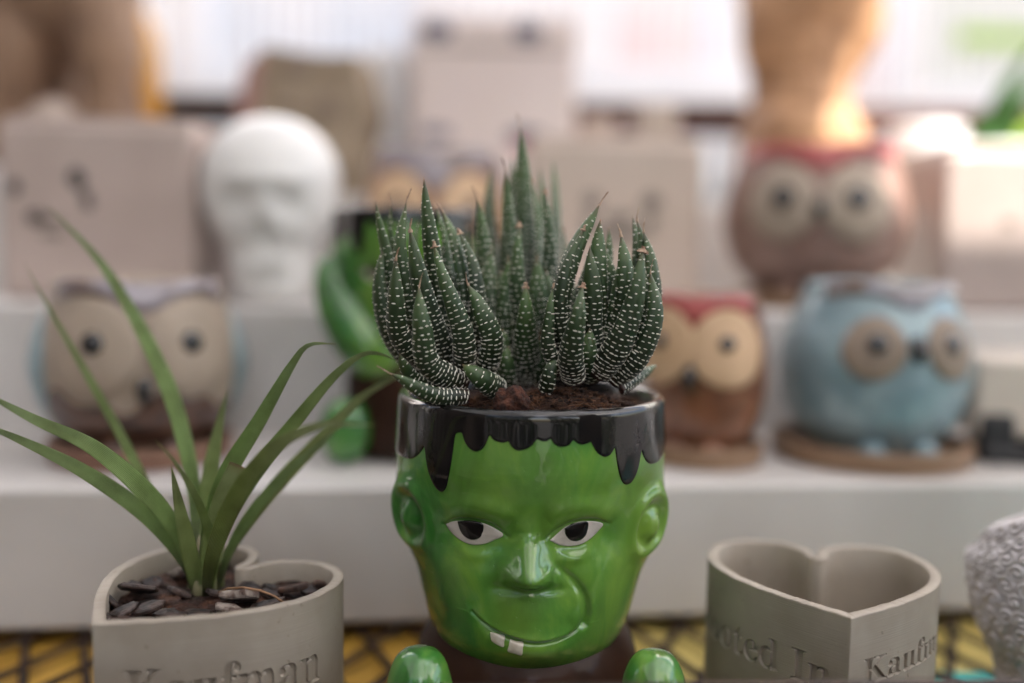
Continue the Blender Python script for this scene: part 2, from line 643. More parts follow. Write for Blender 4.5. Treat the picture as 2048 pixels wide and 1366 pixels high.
def head_push(th, z, x):
    f = sstep(0.05, 0.5, np.cos(th))
    d = np.zeros(np.shape(z))
    db, tb = seg_dist(x, z, brow_l)
    d += 0.0015 * gau(db, 0.0046) * np.sin(np.pi * np.clip(tb, 0.08, 0.92))
    db, tb = seg_dist(x, z, brow_r)
    d += 0.0015 * gau(db, 0.0046) * np.sin(np.pi * np.clip(tb, 0.08, 0.92))
    for ex, ez in (eyeL, eyeR):
        q = np.hypot((x - ex) / 0.0135, (z - ez) / 0.0075)
        d -= 0.0036 * gau(q, 1.0)
        q = np.hypot((x - ex) / 0.0088, (z - ez) / 0.0056)
        d += 0.0022 * gau(q, 0.85)
    for c in (lid_l, lid_r):
        db, tb = seg_dist(x, z, c)
        lz = np.interp(x, [p[0] for p in c], [p[1] for p in c])
        inx = sstep(c[0][0] - 0.002, c[0][0] + 0.003, x) * sstep(c[-1][0] + 0.002, c[-1][0] - 0.003, x)
        above = sstep(-0.0002, 0.0006, z - lz)
        d += 0.0012 * np.exp(-db / 0.0040) * above * inx
        d -= 0.0006 * gau(db, 0.0010)
    for c in (under_l, under_r):
        db, tb = seg_dist(x, z, c)
        d += 0.0010 * gau(db, 0.0024) * np.sin(np.pi * np.clip(tb, 0.1, 0.9))
    # nose
    db, tb = seg_dist(x, z, nosebr)
    d += (0.0006 + 0.0034 * tb) * gau(db, 0.0048)
    nx, nz = nose_c
    up = np.where(z > nz, 0.0090, 0.0048)
    d += 0.0072 * np.exp(-(np.abs(x - nx) / 0.0056) ** 2.2) * gau(z - nz, up)
    for s in (-1, 1):
        q = np.hypot((x - nx - s * 0.0056) / 0.0034, (z - nz + 0.0008) / 0.0034)
        d += 0.0030 * gau(q, 1.0)
    d -= 0.0016 * gau(np.hypot((x - nx) / 0.010, (z - noseb[1]) / 0.0018), 1.0)
    # muzzle, chin, cheeks
    d += 0.0032 * gau(np.hypot((x - mz[0]) / 0.0205, (z - mz[1]) / 0.0130), 1.0)
    d += 0.0034 * gau(np.hypot((x - chin[0]) / 0.019, (z - chin[1]) / 0.0070), 1.0)
    d += 0.0026 * gau(np.hypot((x - ck_l[0]) / 0.0120, (z - ck_l[1]) / 0.0120), 1.0)
    d += 0.0032 * gau(np.hypot((x - ck_r[0]) / 0.0110, (z - ck_r[1]) / 0.0130), 1.0)
    db, tb = seg_dist(x, z, fold_r)
    d -= 0.0022 * gau(db, 0.0016) * np.clip(0.3 + tb, 0, 1)
    db, tb = seg_dist(x, z, fold_l)
    d -= 0.0008 * gau(db, 0.0028) * np.clip(tb + 0.2, 0, 1)
    db, tb = seg_dist(x, z, mouth)
    w = np.sin(np.pi * np.clip(tb, 0.06, 0.94)) ** 0.4
    below = (z < np.interp(x, [p[0] for p in mouth], [p[1] for p in mouth]))
    mzl = np.interp(x, [p[0] for p in mouth], [p[1] for p in mouth])
    inx = sstep(mouth[0][0] - 0.001, mouth[0][0] + 0.006, x) * sstep(mouth[-1][0] + 0.001, mouth[-1][0] - 0.006, x)
    d += 0.0015 * np.exp(-db / 0.0050) * sstep(-0.0001, 0.0006, z - mzl) * inx
    d -= 0.0013 * gau(db, 0.00075) * w
    d += 0.0004 * gau(db - 0.0040, 0.0026) * w * below
    # lower face sits forward of the body
    base = 0.006 * sstep(RIMZ - 0.045, RIMZ - 0.095, z)
    return d * f + base * (0.5 + 0.5 * np.cos(th))


HEAD = Surf(hp_s, head_disp, head_push)


def make_head(parent, nf=420, nb=90, nz=380):
    thf = np.linspace(-np.pi / 2, np.pi / 2, nf)
    thb = np.linspace(np.pi / 2, 3 * np.pi / 2, nb + 2)[1:-1]
    th = np.concatenate([thf, thb])
    zt = RIMZ - 0.0002
    z = HEADB + (zt - HEADB) * np.linspace(0, 1, nz) ** 0.85
    P = HEAD(th[:, None], z[None, :])
    rt = HEAD.rad(zt)
    inner = [(rt - 0.0008, RIMZ + 0.0008), (rt - 0.0020, RIMZ + 0.0012), (rt - 0.0034, RIMZ + 0.0007), (rt - 0.0042, RIMZ - 0.0006),
             (rt - 0.0044, RIMZ - 0.006), (rt - 0.0046, RIMZ - 0.03), (rt - 0.016, RIMZ - 0.05), (0.001, RIMZ - 0.052)]
    I = np.zeros((len(th), len(inner), 3))
    for j, (r, zz) in enumerate(inner):
        I[:, j, 0] = r * np.sin(th)
        I[:, j, 1] = -r * np.cos(th)
        I[:, j, 2] = zz
    P = np.concatenate([P, I], 1)
    return grid_obj('head', P, M_('green_glaze'), parent, closeu=True)


DRIPS = [(40, 60, 395), (165, 85, 392), (297, 64, 540), (452, 58, 356), (560, 46, 322), (655, 66, 352), (745, 40, 306), (830, 50, 338),
         (925, 52, 318), (1012, 58, 372), (1122, 60, 500), (1235, 62, 402), (1370, 70, 398)]


def drip_edge(th):
    """lower edge of the black rim glaze, rounded runs of uneven length (height in metres)"""
    s = CS - 0.0000107 * np.cos(th)
    cx = 705 + HEAD.rad(RIMZ - 0.02) * np.sin(th) / s
    cx = np.where(np.cos(th) < -0.05, 705 + 300 * np.sin(th * 5) + 100, cx)
    y = np.full(np.shape(th), 283.0)
    base = 283.0
    for c, w, yy in DRIPS:
        q = np.abs(cx - c) / w
        y = np.maximum(y, base + (yy - base) * np.clip(1 - q ** 2.2, 0, 1) ** 0.62)
    y = y + 5 * np.sin(cx / 23.0)
    Y = 0.40 - 0.053 * np.cos(th)
    out = np.empty(np.shape(th))
    for i in range(len(th)):
        out[i] = at(1063, 740 + y[i] * 0.4583, float(Y[i])).z
    return out


def make_rim_glaze(parent, surf=HEAD, n=1100, rows=26):
    th = np.linspace(-np.pi, np.pi, n, endpoint=False)
    ze = drip_edge(th)
    ker = np.exp(-np.linspace(-2, 2, 7) ** 2)
    ker /= ker.sum()
    ze = np.convolve(np.concatenate([ze[-3:], ze, ze[:3]]), ker, 'valid')
    t = np.linspace(0, 1, rows)
    top = RIMZ - 0.0002
    z = ze[:, None] + (top - ze[:, None]) * t[None] ** 1.3
    dd = (z - ze[:, None])
    off = 0.00045 * np.sqrt(np.clip(dd / 0.0009, 0, 1)) * np.ones_like(z)
    off[:, 0] = -0.0003
    P = surf(th[:, None], z, off)
    rt = float(surf.rad(top))
    inner = [(rt + 0.00015, RIMZ + 0.0008), (rt - 0.0008, RIMZ + 0.0017), (rt - 0.0020, RIMZ + 0.0020), (rt - 0.0035, RIMZ + 0.0014),
             (rt - 0.0046, RIMZ - 0.0004), (rt - 0.0049, RIMZ - 0.006), (rt - 0.0051, RIMZ - 0.03)]
    I = np.zeros((n, len(inner), 3))
    for j, (r, zz) in enumerate(inner):
        I[:, j, 0] = r * np.sin(th)
        I[:, j, 1] = -r * np.cos(th)
        I[:, j, 2] = zz + 0.0003 * np.sin(th * 2 + 1) + 0.00015 * np.sin(th * 7)
    P = np.concatenate([P, I], 1)
    return grid_obj('rim_glaze', P, M_('black_glaze'), parent, closeu=True)


def patch_on_head(name, pts_px, material, parent, off=0.00015, dome=0.0, Y=0.352, rings=12, n=96):
    """a glazed patch whose outline is given in face coordinates, conforming to the head"""
    q = np.array([face_pt(x, y, Y) for x, y in pts_px])
    q = smooth_prof(np.vstack([q, q[:1]]), 8)[:-1]
    idx = np.linspace(0, len(q), n, endpoint=False)
    X = np.interp(idx, np.arange(len(q) + 1), np.append(q[:, 0], q[0, 0]))
    Z = np.interp(idx, np.arange(len(q) + 1), np.append(q[:, 1], q[0, 1]))
    cx, cz = X.mean(), Z.mean()
    k = np.linspace(0, 1, rings)
    x = cx + (X[:, None] - cx) * k
    z = cz + (Z[:, None] - cz) * k
    r = HEAD.rad(z)
    th = np.arcsin(np.clip(x / r, -1, 1))
    o_ = off + dome * (1 - k[None] ** 2) * np.ones_like(x)
    P = HEAD(th, z, o_)
    P = np.concatenate([P, HEAD(th[:, -1:], z[:, -1:], -0.0006)], 1)
    return grid_obj(name, P, material, parent, closeu=True, flip=False)


EYE_L = [(325, 706), (362, 684), (410, 672), (455, 668), (505, 676), (550, 696), (581, 722), (540, 748), (495, 768), (440, 776), (390, 764), (350, 738)]
EYE_R = [(785, 742), (815, 716), (850, 686), (895, 668), (940, 665), (985, 672), (1021, 690), (1000, 720), (960, 752), (915, 770), (865, 773), (820, 762)]
PUP_L = [(383, 679), (420, 670), (460, 668), (494, 677), (495, 715), (478, 742), (445, 753), (412, 742), (392, 715)]
PUP_R = [(848, 690), (880, 672), (915, 667), (948, 668), (950, 700), (938, 732), (910, 750), (875, 746), (852, 720)]
TOOTH_1 = [(527, 1146), (556, 1150), (588, 1156), (586, 1178), (583, 1199), (556, 1193), (534, 1182), (529, 1164)]
TOOTH_2 = [(612, 1166), (640, 1172), (668, 1176), (666, 1200), (662, 1227), (634, 1223), (603, 1216), (607, 1190)]


def ellipsoid(name, c, r, material, parent, rot=None, n=40, mrows=24, pw=1.0):
    th = np.linspace(0, 2 * np.pi, n, endpoint=False)
    ph = np.linspace(-np.pi / 2, np.pi / 2, mrows)
    cp = np.maximum(np.cos(ph), 1e-7) ** pw
    cp[0] = cp[-1] = 1e-4
    X = np.cos(th)[:, None] * cp[None]
    Y = np.sin(th)[:, None] * cp[None]
    Z = np.ones(n)[:, None] * np.sin(ph)[None]
    P = np.stack([X * r[0], Y * r[1], Z * r[2]], -1)
    if rot is not None:
        P = P @ np.array(rot.to_matrix()).T
    P = P + np.array(c)
    return grid_obj(name, P, material, parent, closeu=True)


from mathutils import Euler

pot = empty('head_planter', (HX, HY, 0.0))
tag(pot, 'large glossy green ceramic head planter with black rim in front, holding the striped succulent', 'planter')
head = make_head(pot)
make_rim_glaze(pot)
for pts, pp in ((EYE_L, PUP_L), (EYE_R, PUP_R)):
    e_ = patch_on_head('eye', pts, M_('eye_white_glaze'), pot, 0.00025, 0.0006)
    patch_on_head('pupil', pp, M_('pupil_glaze'), e_, 0.00075, 0.0004)
for tp in (TOOTH_1, TOOTH_2):
    patch_on_head('tooth', tp, M_('tooth_glaze'), pot, 0.0007, 0.0002)
body_prof = smooth_prof([(0.0, 0.036), (0.004, 0.041), (0.018, 0.0455), (0.032, 0.0445), (0.041, 0.0400), (0.047, 0.034), (0.051, 0.026), (0.052, 0.002)], 6)
BODY = Surf(body_prof, sy=1.06)
th = np.linspace(-np.pi, np.pi, 96, endpoint=False)
k = np.linspace(0.0, 1.0, 60)
P = BODY(th[:, None], (0.052 * k)[None])
P[:, :, 1] -= 0.001
grid_obj('body', np.concatenate([np.zeros((96, 1, 3)), P], 1), M_('brown_glaze'), pot, closeu=True)
for cx, cy, w in ((222, 1205, 278), (1236, 1219, 272)):
    top = at(740 + cx * 0.4583, 740 + cy * 0.4583, 0.345)
    hw = w * 0.4583 / 2 * 0.345 / 2000
    zt = top.z + 0.0005
    ft = ellipsoid('foot', (top.x - HX, 0.340 - HY, zt / 2), (hw * 1.18, 0.0150, zt / 2), M_('green_glaze'), pot,
                   rot=Euler((R(-6), 0, R(4 if cx < 600 else -4))), pw=0.58)

# ------------------------------------------------------------------ soil in the head planter
m, N, L, b = node_mat('coir_soil')
tc = N.new('ShaderNodeTexCoord')
v1 = N.new('ShaderNodeTexVoronoi')
v1.inputs['Scale'].default_value = 420
L.new(tc.outputs['Object'], v1.inputs['Vector'])
n1 = N.new('ShaderNodeTexNoise')
n1.inputs['Scale'].default_value = 160
n1.inputs['Detail'].default_value = 8
L.new(tc.outputs['Object'], n1.inputs['Vector'])
r1 = N.new('ShaderNodeValToRGB')
e = r1.color_ramp.elements
e[0].position, e[0].color = 0.35, (0.010, 0.005, 0.003, 1)
e[1].position, e[1].color = 0.75, (0.13, 0.055, 0.026, 1)
k = e.new(0.55)
k.color = (0.045, 0.018, 0.010, 1)
L.new(n1.outputs[0], r1.inputs[0])
L.new(r1.outputs[0], b.inputs['Base Color'])
b.inputs['Roughness'].default_value = 0.95
bp = N.new('ShaderNodeBump')
bp.inputs['Distance'].default_value = 0.0012
L.new(v1.outputs[0], bp.inputs['Height'])
L.new(bp.outputs[0], b.inputs['Normal'])
mat('coir_fibre', (0.17, 0.075, 0.035), 0.9, (0.04, 0.017, 0.009), 120)
mat('coir_lump', (0.10, 0.034, 0.018), 0.95, (0.030, 0.012, 0.008), 400, detail=8, bump=0.0012, bscale=1200)
mat('dry_leaf', (0.46, 0.33, 0.23), 0.8, (0.24, 0.14, 0.09), 400, bump=0.0003, bscale=900)


def soil_mound(name, cx, cy, r, z0, hump, parent=None, n=90):
    k = np.linspace(0, 1, 34)
    th = np.linspace(0, 2 * np.pi, n, endpoint=False)
    X = cx + r * np.cos(th)[:, None] * k[None]
    Y = cy + r * np.sin(th)[:, None] * k[None]
    P = np.stack([X, Y, np.full_like(X, z0)], -1).reshape(-1, 3)
    nz = noise3(P, 160, 3) * 0.0016 + noise3(P, 420, 9) * 0.0011 + noise3(P, 60, 1) * 0.002
    P[:, 2] += hump(P[:, 0], P[:, 1]) + nz
    return mesh_obj(name, P, grid_faces(n, 34, True), M_('coir_soil'), parent)


RI = 0.0478


def hump(x, y):
    a = 0.0088 * gau(np.hypot((x - HX - 0.013) / 0.024, (y - HY + 0.026) / 0.018), 1.0)
    c = 0.003 * gau(np.hypot((x - HX + 0.02) / 0.02, (y - HY + 0.02) / 0.02), 1.0)
    return a + c


soil = soil_mound('potting_soil', HX, HY, RI + 0.0008, RIMZ - 0.0048, hump)
tag(soil, 'dark brown fibrous potting soil filling the green head planter', 'soil', kind='stuff')


def fibres(name, count, sampler, lmin, lmax, rad, material, label):
    V, F = [], []
    for _ in range(count):
        p, _z = sampler()
        a = random.uniform(0, 2 * math.pi)
        l = random.uniform(lmin, lmax)
        t = Vector((math.cos(a), math.sin(a), random.uniform(-0.35, 0.6))).normalized() * l
        bend = Vector((random.uniform(-1, 1), random.uniform(-1, 1), random.uniform(-0.2, 1))) * l * 0.3
        v, f = tube_verts([p - t / 2, p + bend * 0.6, p + t / 2 + bend * 0.2], [rad, rad * 0.9, rad * 0.4], 3)
        i = len(V)
        V += v
        F += [tuple(i + k for k in ff) for ff in f]
    o = mesh_obj(name, V, F, material)
    tag(o, label, 'fibre', kind='stuff')
    return o


def samp_pot():
    while True:
        a, rr = random.uniform(0, 2 * math.pi), (RI - 0.003) * math.sqrt(random.random())
        x, y = HX + rr * math.cos(a), HY + rr * math.sin(a)
        if y < HY + 0.01:
            z = RIMZ - 0.0048 + float(hump(np.array(x), np.array(y))) + random.uniform(-0.0005, 0.0025)
            return Vector((x, y, z)), z


fibres('coir_fibres', 1500, samp_pot, 0.002, 0.009, 0.00020, M_('coir_fibre'), 'fine brown coir fibres tangled on the soil below the striped leaves')
# crumbs
V, F = [], []
for _ in range(700):
    p, _z = samp_pot()
    s = random.uniform(0.0004, 0.0014)
    i = len(V)
    for dv in ((1, 0, 0), (-1, 0, 0), (0, 1, 0), (0, -1, 0), (0, 0, 1), (0, 0, -1)):
        V.append(p + Vector(dv) * s * random.uniform(0.5, 1.2))
    F += [tuple(i + q for q in f) for f in ((0, 2, 4), (2, 1, 4), (1, 3, 4), (3, 0, 4), (2, 0, 5), (1, 2, 5), (3, 1, 5), (0, 3, 5))]
o = mesh_obj('soil_crumbs', V, F, M_('coir_soil'), None, smooth=False)
tag(o, 'loose dark crumbs of soil below the striped leaves', 'soil', kind='stuff')
# the reddish lump of coir at the front
lc = at(1022, 803, 0.358)
th = np.linspace(0, 2 * np.pi, 48, endpoint=False)
ph = np.linspace(-1.5, 1.5, 30)
P = np.stack([np.cos(th)[:, None] * np.cos(ph)[None], np.sin(th)[:, None] * np.cos(ph)[None], np.ones(48)[:, None] * np.sin(ph)[None]], -1).reshape(-1, 3)
nn = 1 + noise3(P, 1.7, 5) * 0.28 + noise3(P, 6, 2) * 0.12 + noise3(P, 16, 2) * 0.06
P = P * nn[:, None] * np.array([0.0064, 0.0058, 0.0054])
o = mesh_obj('coir_lump', P, grid_faces(48, 30, True), M_('coir_lump'))
o.location = lc
tag(o, 'reddish brown lump of coir at the front edge of the soil', 'coir lump')

# ------------------------------------------------------------------ striped succulent
m, N, L, b = node_mat('succulent_green')
at_n = N.new('ShaderNodeAttribute')
at_n.attribute_name = 'tt'
oi = N.new('ShaderNodeObjectInfo')
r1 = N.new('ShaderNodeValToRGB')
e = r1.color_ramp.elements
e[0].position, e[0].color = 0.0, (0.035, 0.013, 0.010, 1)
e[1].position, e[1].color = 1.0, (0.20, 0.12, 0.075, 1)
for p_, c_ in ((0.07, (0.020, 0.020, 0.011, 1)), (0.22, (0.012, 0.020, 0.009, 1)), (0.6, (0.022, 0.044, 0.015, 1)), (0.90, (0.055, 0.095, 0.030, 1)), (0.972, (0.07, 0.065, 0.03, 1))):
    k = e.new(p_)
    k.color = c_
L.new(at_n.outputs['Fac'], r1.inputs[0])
n1 = N.new('ShaderNodeTexNoise')
n1.inputs['Scale'].default_value = 220
tc = N.new('ShaderNodeTexCoord')
L.new(tc.outputs['Object'], n1.inputs['Vector'])
mx = N.new('ShaderNodeMixRGB')
mx.blend_type = 'MULTIPLY'
mx.inputs[0].default_value = 0.6
L.new(r1.outputs[0], mx.inputs[1])
cr = N.new('ShaderNodeValToRGB')
cr.color_ramp.elements[0].color = (0.55, 0.55, 0.55, 1)
cr.color_ramp.elements[1].color = (1.4, 1.4, 1.3, 1)
L.new(n1.outputs[0], cr.inputs[0])
L.new(cr.outputs[0], mx.inputs[2])
hs = N.new('ShaderNodeHueSaturation')
ma = N.new('ShaderNodeMath')
ma.operation = 'MULTIPLY_ADD'
ma.inputs[1].default_value = 0.7
ma.inputs[2].default_value = 0.8
L.new(oi.outputs['Random'], ma.inputs[0])
L.new(ma.outputs[0], hs.inputs['Value'])
L.new(mx.outputs[0], hs.inputs['Color'])
L.new(hs.outputs[0], b.inputs['Base Color'])
b.inputs['Roughness'].default_value = 0.42
b.inputs['Specular IOR Level'].default_value = 0.45
b.inputs['Subsurface Weight'].default_value = 0.15
b.inputs['Subsurface Scale'].default_value = 0.002
mat('tubercle_white', (0.84, 0.81, 0.72), 0.6, (0.66, 0.62, 0.52), 500)

OCT = np.array([(1, 0, 0), (-1, 0, 0), (0, 1, 0), (0, -1, 0), (0, 0, 1), (0, 0, -1),
                (.7, .7, 0), (-.7, .7, 0), (.7, -.7, 0), (-.7, -.7, 0)], float)
OCTF = [(0, 6, 4), (6, 2, 4), (2, 7, 4), (7, 1, 4), (1, 9, 4), (9, 3, 4), (3, 8, 4), (8, 0, 4)]


def cpx(cx, cy):
    return 700 + cx * 0.45394, 220 + cy * 0.45388


def succ_leaf(parent, pts, w, ybase, ymid, ytip, axis, dry=0):
    """pts: detail-crop pixels from base to tip; w: greatest width in crop pixels; depths; axis: rosette centre (x, y)"""
    n = len(pts)
    W3 = []
    for i, (cx, cy) in enumerate(pts):
        t = i / (n - 1)
        Y = ybase * (1 - t) ** 2 + ymid * 2 * t * (1 - t) + ytip * t * t
        px, py = cpx(cx, cy)
        W3.append(list(at(px, py, Y)))
    C = smooth_prof(np.array(W3), 30)
    # resample evenly
    s = np.concatenate([[0], np.cumsum(np.linalg.norm(np.diff(C, axis=0), axis=1))])
    Ln = s[-1]
    NS = 44
    t = np.linspace(0, 1, NS)
    C = np.stack([np.interp(t * Ln, s, C[:, k]) for k in range(3)], 1)
    ph = random.uniform(0, 6)
    C[:, 0] += 0.0004 * np.sin(t * 9 + ph) * t
    C[:, 1] += 0.0004 * np.cos(t * 8 + ph) * t
    T = np.gradient(C, axis=0)
    T /= np.linalg.norm(T, axis=1)[:, None]
    mid = C[NS // 2]
    outv = Vector((mid[0] - axis[0], mid[1] - axis[1], 0.0))
    if outv.length < 1e-4:
        outv = Vector((0, -1, 0))
    outv.normalize()
    outv = (outv + Vector((0, -1.15, 0))).normalized()      # most leaves show their ridged backs
    hw = (1.16 if w > 92 else 1.36) * w * 0.45394 / 2 * (sum(W3[i][1] for i in range(n)) / n) / FPX
    prof = (0.78 + 0.22 * np.sin(np.clip(t / 0.25, 0, 1) * np.pi / 2)) * np.clip(1 - t ** 5.5, 0, 1) ** 1.1 * (1 - 0.20 * t)
    if dry == 1:
        prof = (0.8 + 0.2 * np.sin(np.clip(t / 0.3, 0, 1) * np.pi / 2)) * (np.clip(1 - t ** 3.2, 0, 1) ** 0.8)
        prof = prof * (1 - 0.38 * t)
    prof = np.maximum(prof, 0.015)
    NR = 16
    an = np.linspace(0, 2 * np.pi, NR, endpoint=False)
    V = np.zeros((NS, NR, 3))
    frames = []
    for i in range(NS):
        tt = Vector(T[i])
        o_ = (outv - tt * outv.dot(tt)).normalized()
        sd = tt.cross(o_)
        frames.append((o_, sd))
        hwi = hw * prof[i]
        c_, s_ = np.cos(an), np.sin(an)
        thick = np.where(c_ > 0, 0.72, 0.34)
        keel = 1 + 0.10 * gau(s_, 0.35) * (c_ > 0)
        bumpy = 1 + 0.025 * math.sin(i * 2.1)
        d1 = (c_ * thick * keel)[:, None] * np.array(o_) + (s_ * 1.0)[:, None] * np.array(sd)
        V[i] = C[i] + d1 * hwi * bumpy
    verts = [tuple(v) for v in V.reshape(-1, 3)]
    faces = []
    for i in range(NS - 1):
        for k in range(NR):
            k2 = (k + 1) % NR
            faces.append((i * NR + k, i * NR + k2, (i + 1) * NR + k2, (i + 1) * NR + k))
    faces.append(tuple(range(NR))[::-1])
    faces.append(tuple((NS - 1) * NR + k for k in range(NR)))
    nleaf = len(faces)
    nv = len(verts)
    tval = list(np.repeat(t, NR))
    # white tubercles in cross bands
    pos = 0.0012
    row = 0
    while pos < Ln * (0.965 if not dry else 0.93):
        tt = pos / Ln
        fi = tt * (NS - 1)
        i0 = min(int(fi), NS - 2)
        fr = fi - i0
        c = C[i0] * (1 - fr) + C[i0 + 1] * fr
        o_, sd = frames[i0]
        hwi = hw * (prof[i0] * (1 - fr) + prof[i0 + 1] * fr)
        tv = Vector(T[i0])
        circ = hwi * 2.2
        spacing = 0.00122 + 0.0006 * tt
        cnt = max(1, int(round(circ / spacing)))
        tilt = random.uniform(-0.0003, 0.0003)
        wav = random.uniform(0, 6)
        for q in range(cnt):
            u = (q + 0.5 + random.uniform(-0.18, 0.18)) / cnt * 2 - 1
            if tt > 0.55 and random.random() < 0.12:
                continue
            a = u * 1.75
            ca, sa = math.cos(a), math.sin(a)
            th_ = 0.72 if ca > 0 else 0.34
            kl = 1 + 0.10 * math.exp(-(sa / 0.35) ** 2) * (ca > 0)
            p = Vector(c) + (Vector(o_) * (ca * th_ * kl) + Vector(sd) * sa) * hwi
            p += tv * (tilt * u * 3 + 0.00028 * math.sin(u * 5 + wav) + random.uniform(-0.00016, 0.00016))
            nrm = (Vector(o_) * ca / th_ + Vector(sd) * sa).normalized()
            tang = tv.cross(nrm).normalized()
            fuse = max(0.0, 1 - tt / 0.95) ** 0.55
            sx_ = (0.00040 + 0.00066 * fuse * random.uniform(0.25, 1.35)) * random.uniform(0.75, 1.2)
            sy_ = random.uniform(0.00021, 0.00031)
            sz_ = random.uniform(0.00020, 0.00034)
            b0 = len(verts)
            for w_ in OCT:
                verts.append(tuple(p + tang * (w_[0] * sx_) + tv * (w_[1] * sy_) + nrm * (w_[2] * sz_)))
                tval.append(tt)
            faces.extend([tuple(b0 + k for k in f) for f in OCTF])
        # sparser dots on the inner face
        if row % 2 == 0:
            for q in range(random.randint(1, 3)):
                a = math.pi + random.uniform(-1.0, 1.0)
                ca, sa = math.cos(a), math.sin(a)
                p = Vector(c) + (Vector(o_) * (ca * 0.34) + Vector(sd) * sa) * hwi
                nrm = (Vector(o_) * ca / 0.34 + Vector(sd) * sa).normalized()
                tang = tv.cross(nrm).normalized()
                b0 = len(verts)
                for w_ in OCT:
                    verts.append(tuple(p + tang * (w_[0] * 0.0003) + tv * (w_[1] * 0.0002) + nrm * (w_[2] * 0.0002)))
                    tval.append(tt)
                faces.extend([tuple(b0 + k for k in f) for f in OCTF])
        pos += (0.00165 + 0.00090 * tt) * random.uniform(0.88, 1.12)
        row += 1
    ntub = len(faces)
    # dry crumpled end
    if dry:
        b0 = len(verts)
        tip = Vector(C[-1])
        o_, sd = frames[-1]
        tv = Vector(T[-1])
        curl = Vector((random.choice((-1, 1)) * 0.6, -0.3, 0.5))
        l = {1: 0.0022, 2: 0.0042, 3: 0.0050}[dry]
        wd = {1: hw * 0.36, 2: 0.0009, 3: 0.0005}[dry]
        rows_ = 7
        for i in range(rows_):
            f = i / (rows_ - 1)
            c = tip - tv * 0.0016 + tv * (l * f) + curl * (l * 0.5 * f * f * (0.4 if dry == 1 else 1.0))
            wv = wd * (1 - f * 0.65) * random.uniform(0.6, 1.2)
            for j in range(4):
                aa = j * math.pi / 2 + f * 1.2
                verts.append(tuple(c + (sd * math.cos(aa) + o_ * math.sin(aa) * 0.45) * wv + Vector((random.uniform(-1, 1), random.uniform(-1, 1), random.uniform(-1, 1))) * 0.00015))
                tval.append(1.0)
        for i in range(rows_ - 1):
            for j in range(4):
                j2 = (j + 1) % 4
                faces.append((b0 + i * 4 + j, b0 + i * 4 + j2, b0 + (i + 1) * 4 + j2, b0 + (i + 1) * 4 + j))
        faces.append((b0 + (rows_ - 1) * 4, b0 + (rows_ - 1) * 4 + 1, b0 + (rows_ - 1) * 4 + 2, b0 + (rows_ - 1) * 4 + 3))
    base = np.array([HX, HY, RIMZ])
    vv = np.array(verts) - base
    mi = [0] * nleaf + [1] * (ntub - nleaf) + [2] * (len(faces) - ntub)
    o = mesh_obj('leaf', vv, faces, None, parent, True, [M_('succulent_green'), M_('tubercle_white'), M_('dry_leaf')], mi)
    at_ = o.data.attributes.new('tt', 'FLOAT', 'POINT')
    at_.data.foreach_set('value', np.array(tval, dtype=np.float32))
    return o


plant = empty('striped_succulent', (HX, HY, RIMZ))
tag(plant, 'dark green succulent with white banded upright leaves growing in the green head planter', 'succulent')
def axis_at(cx, Y):
    p = at(*cpx(cx, 1120), Y)
    return (p.x, Y)


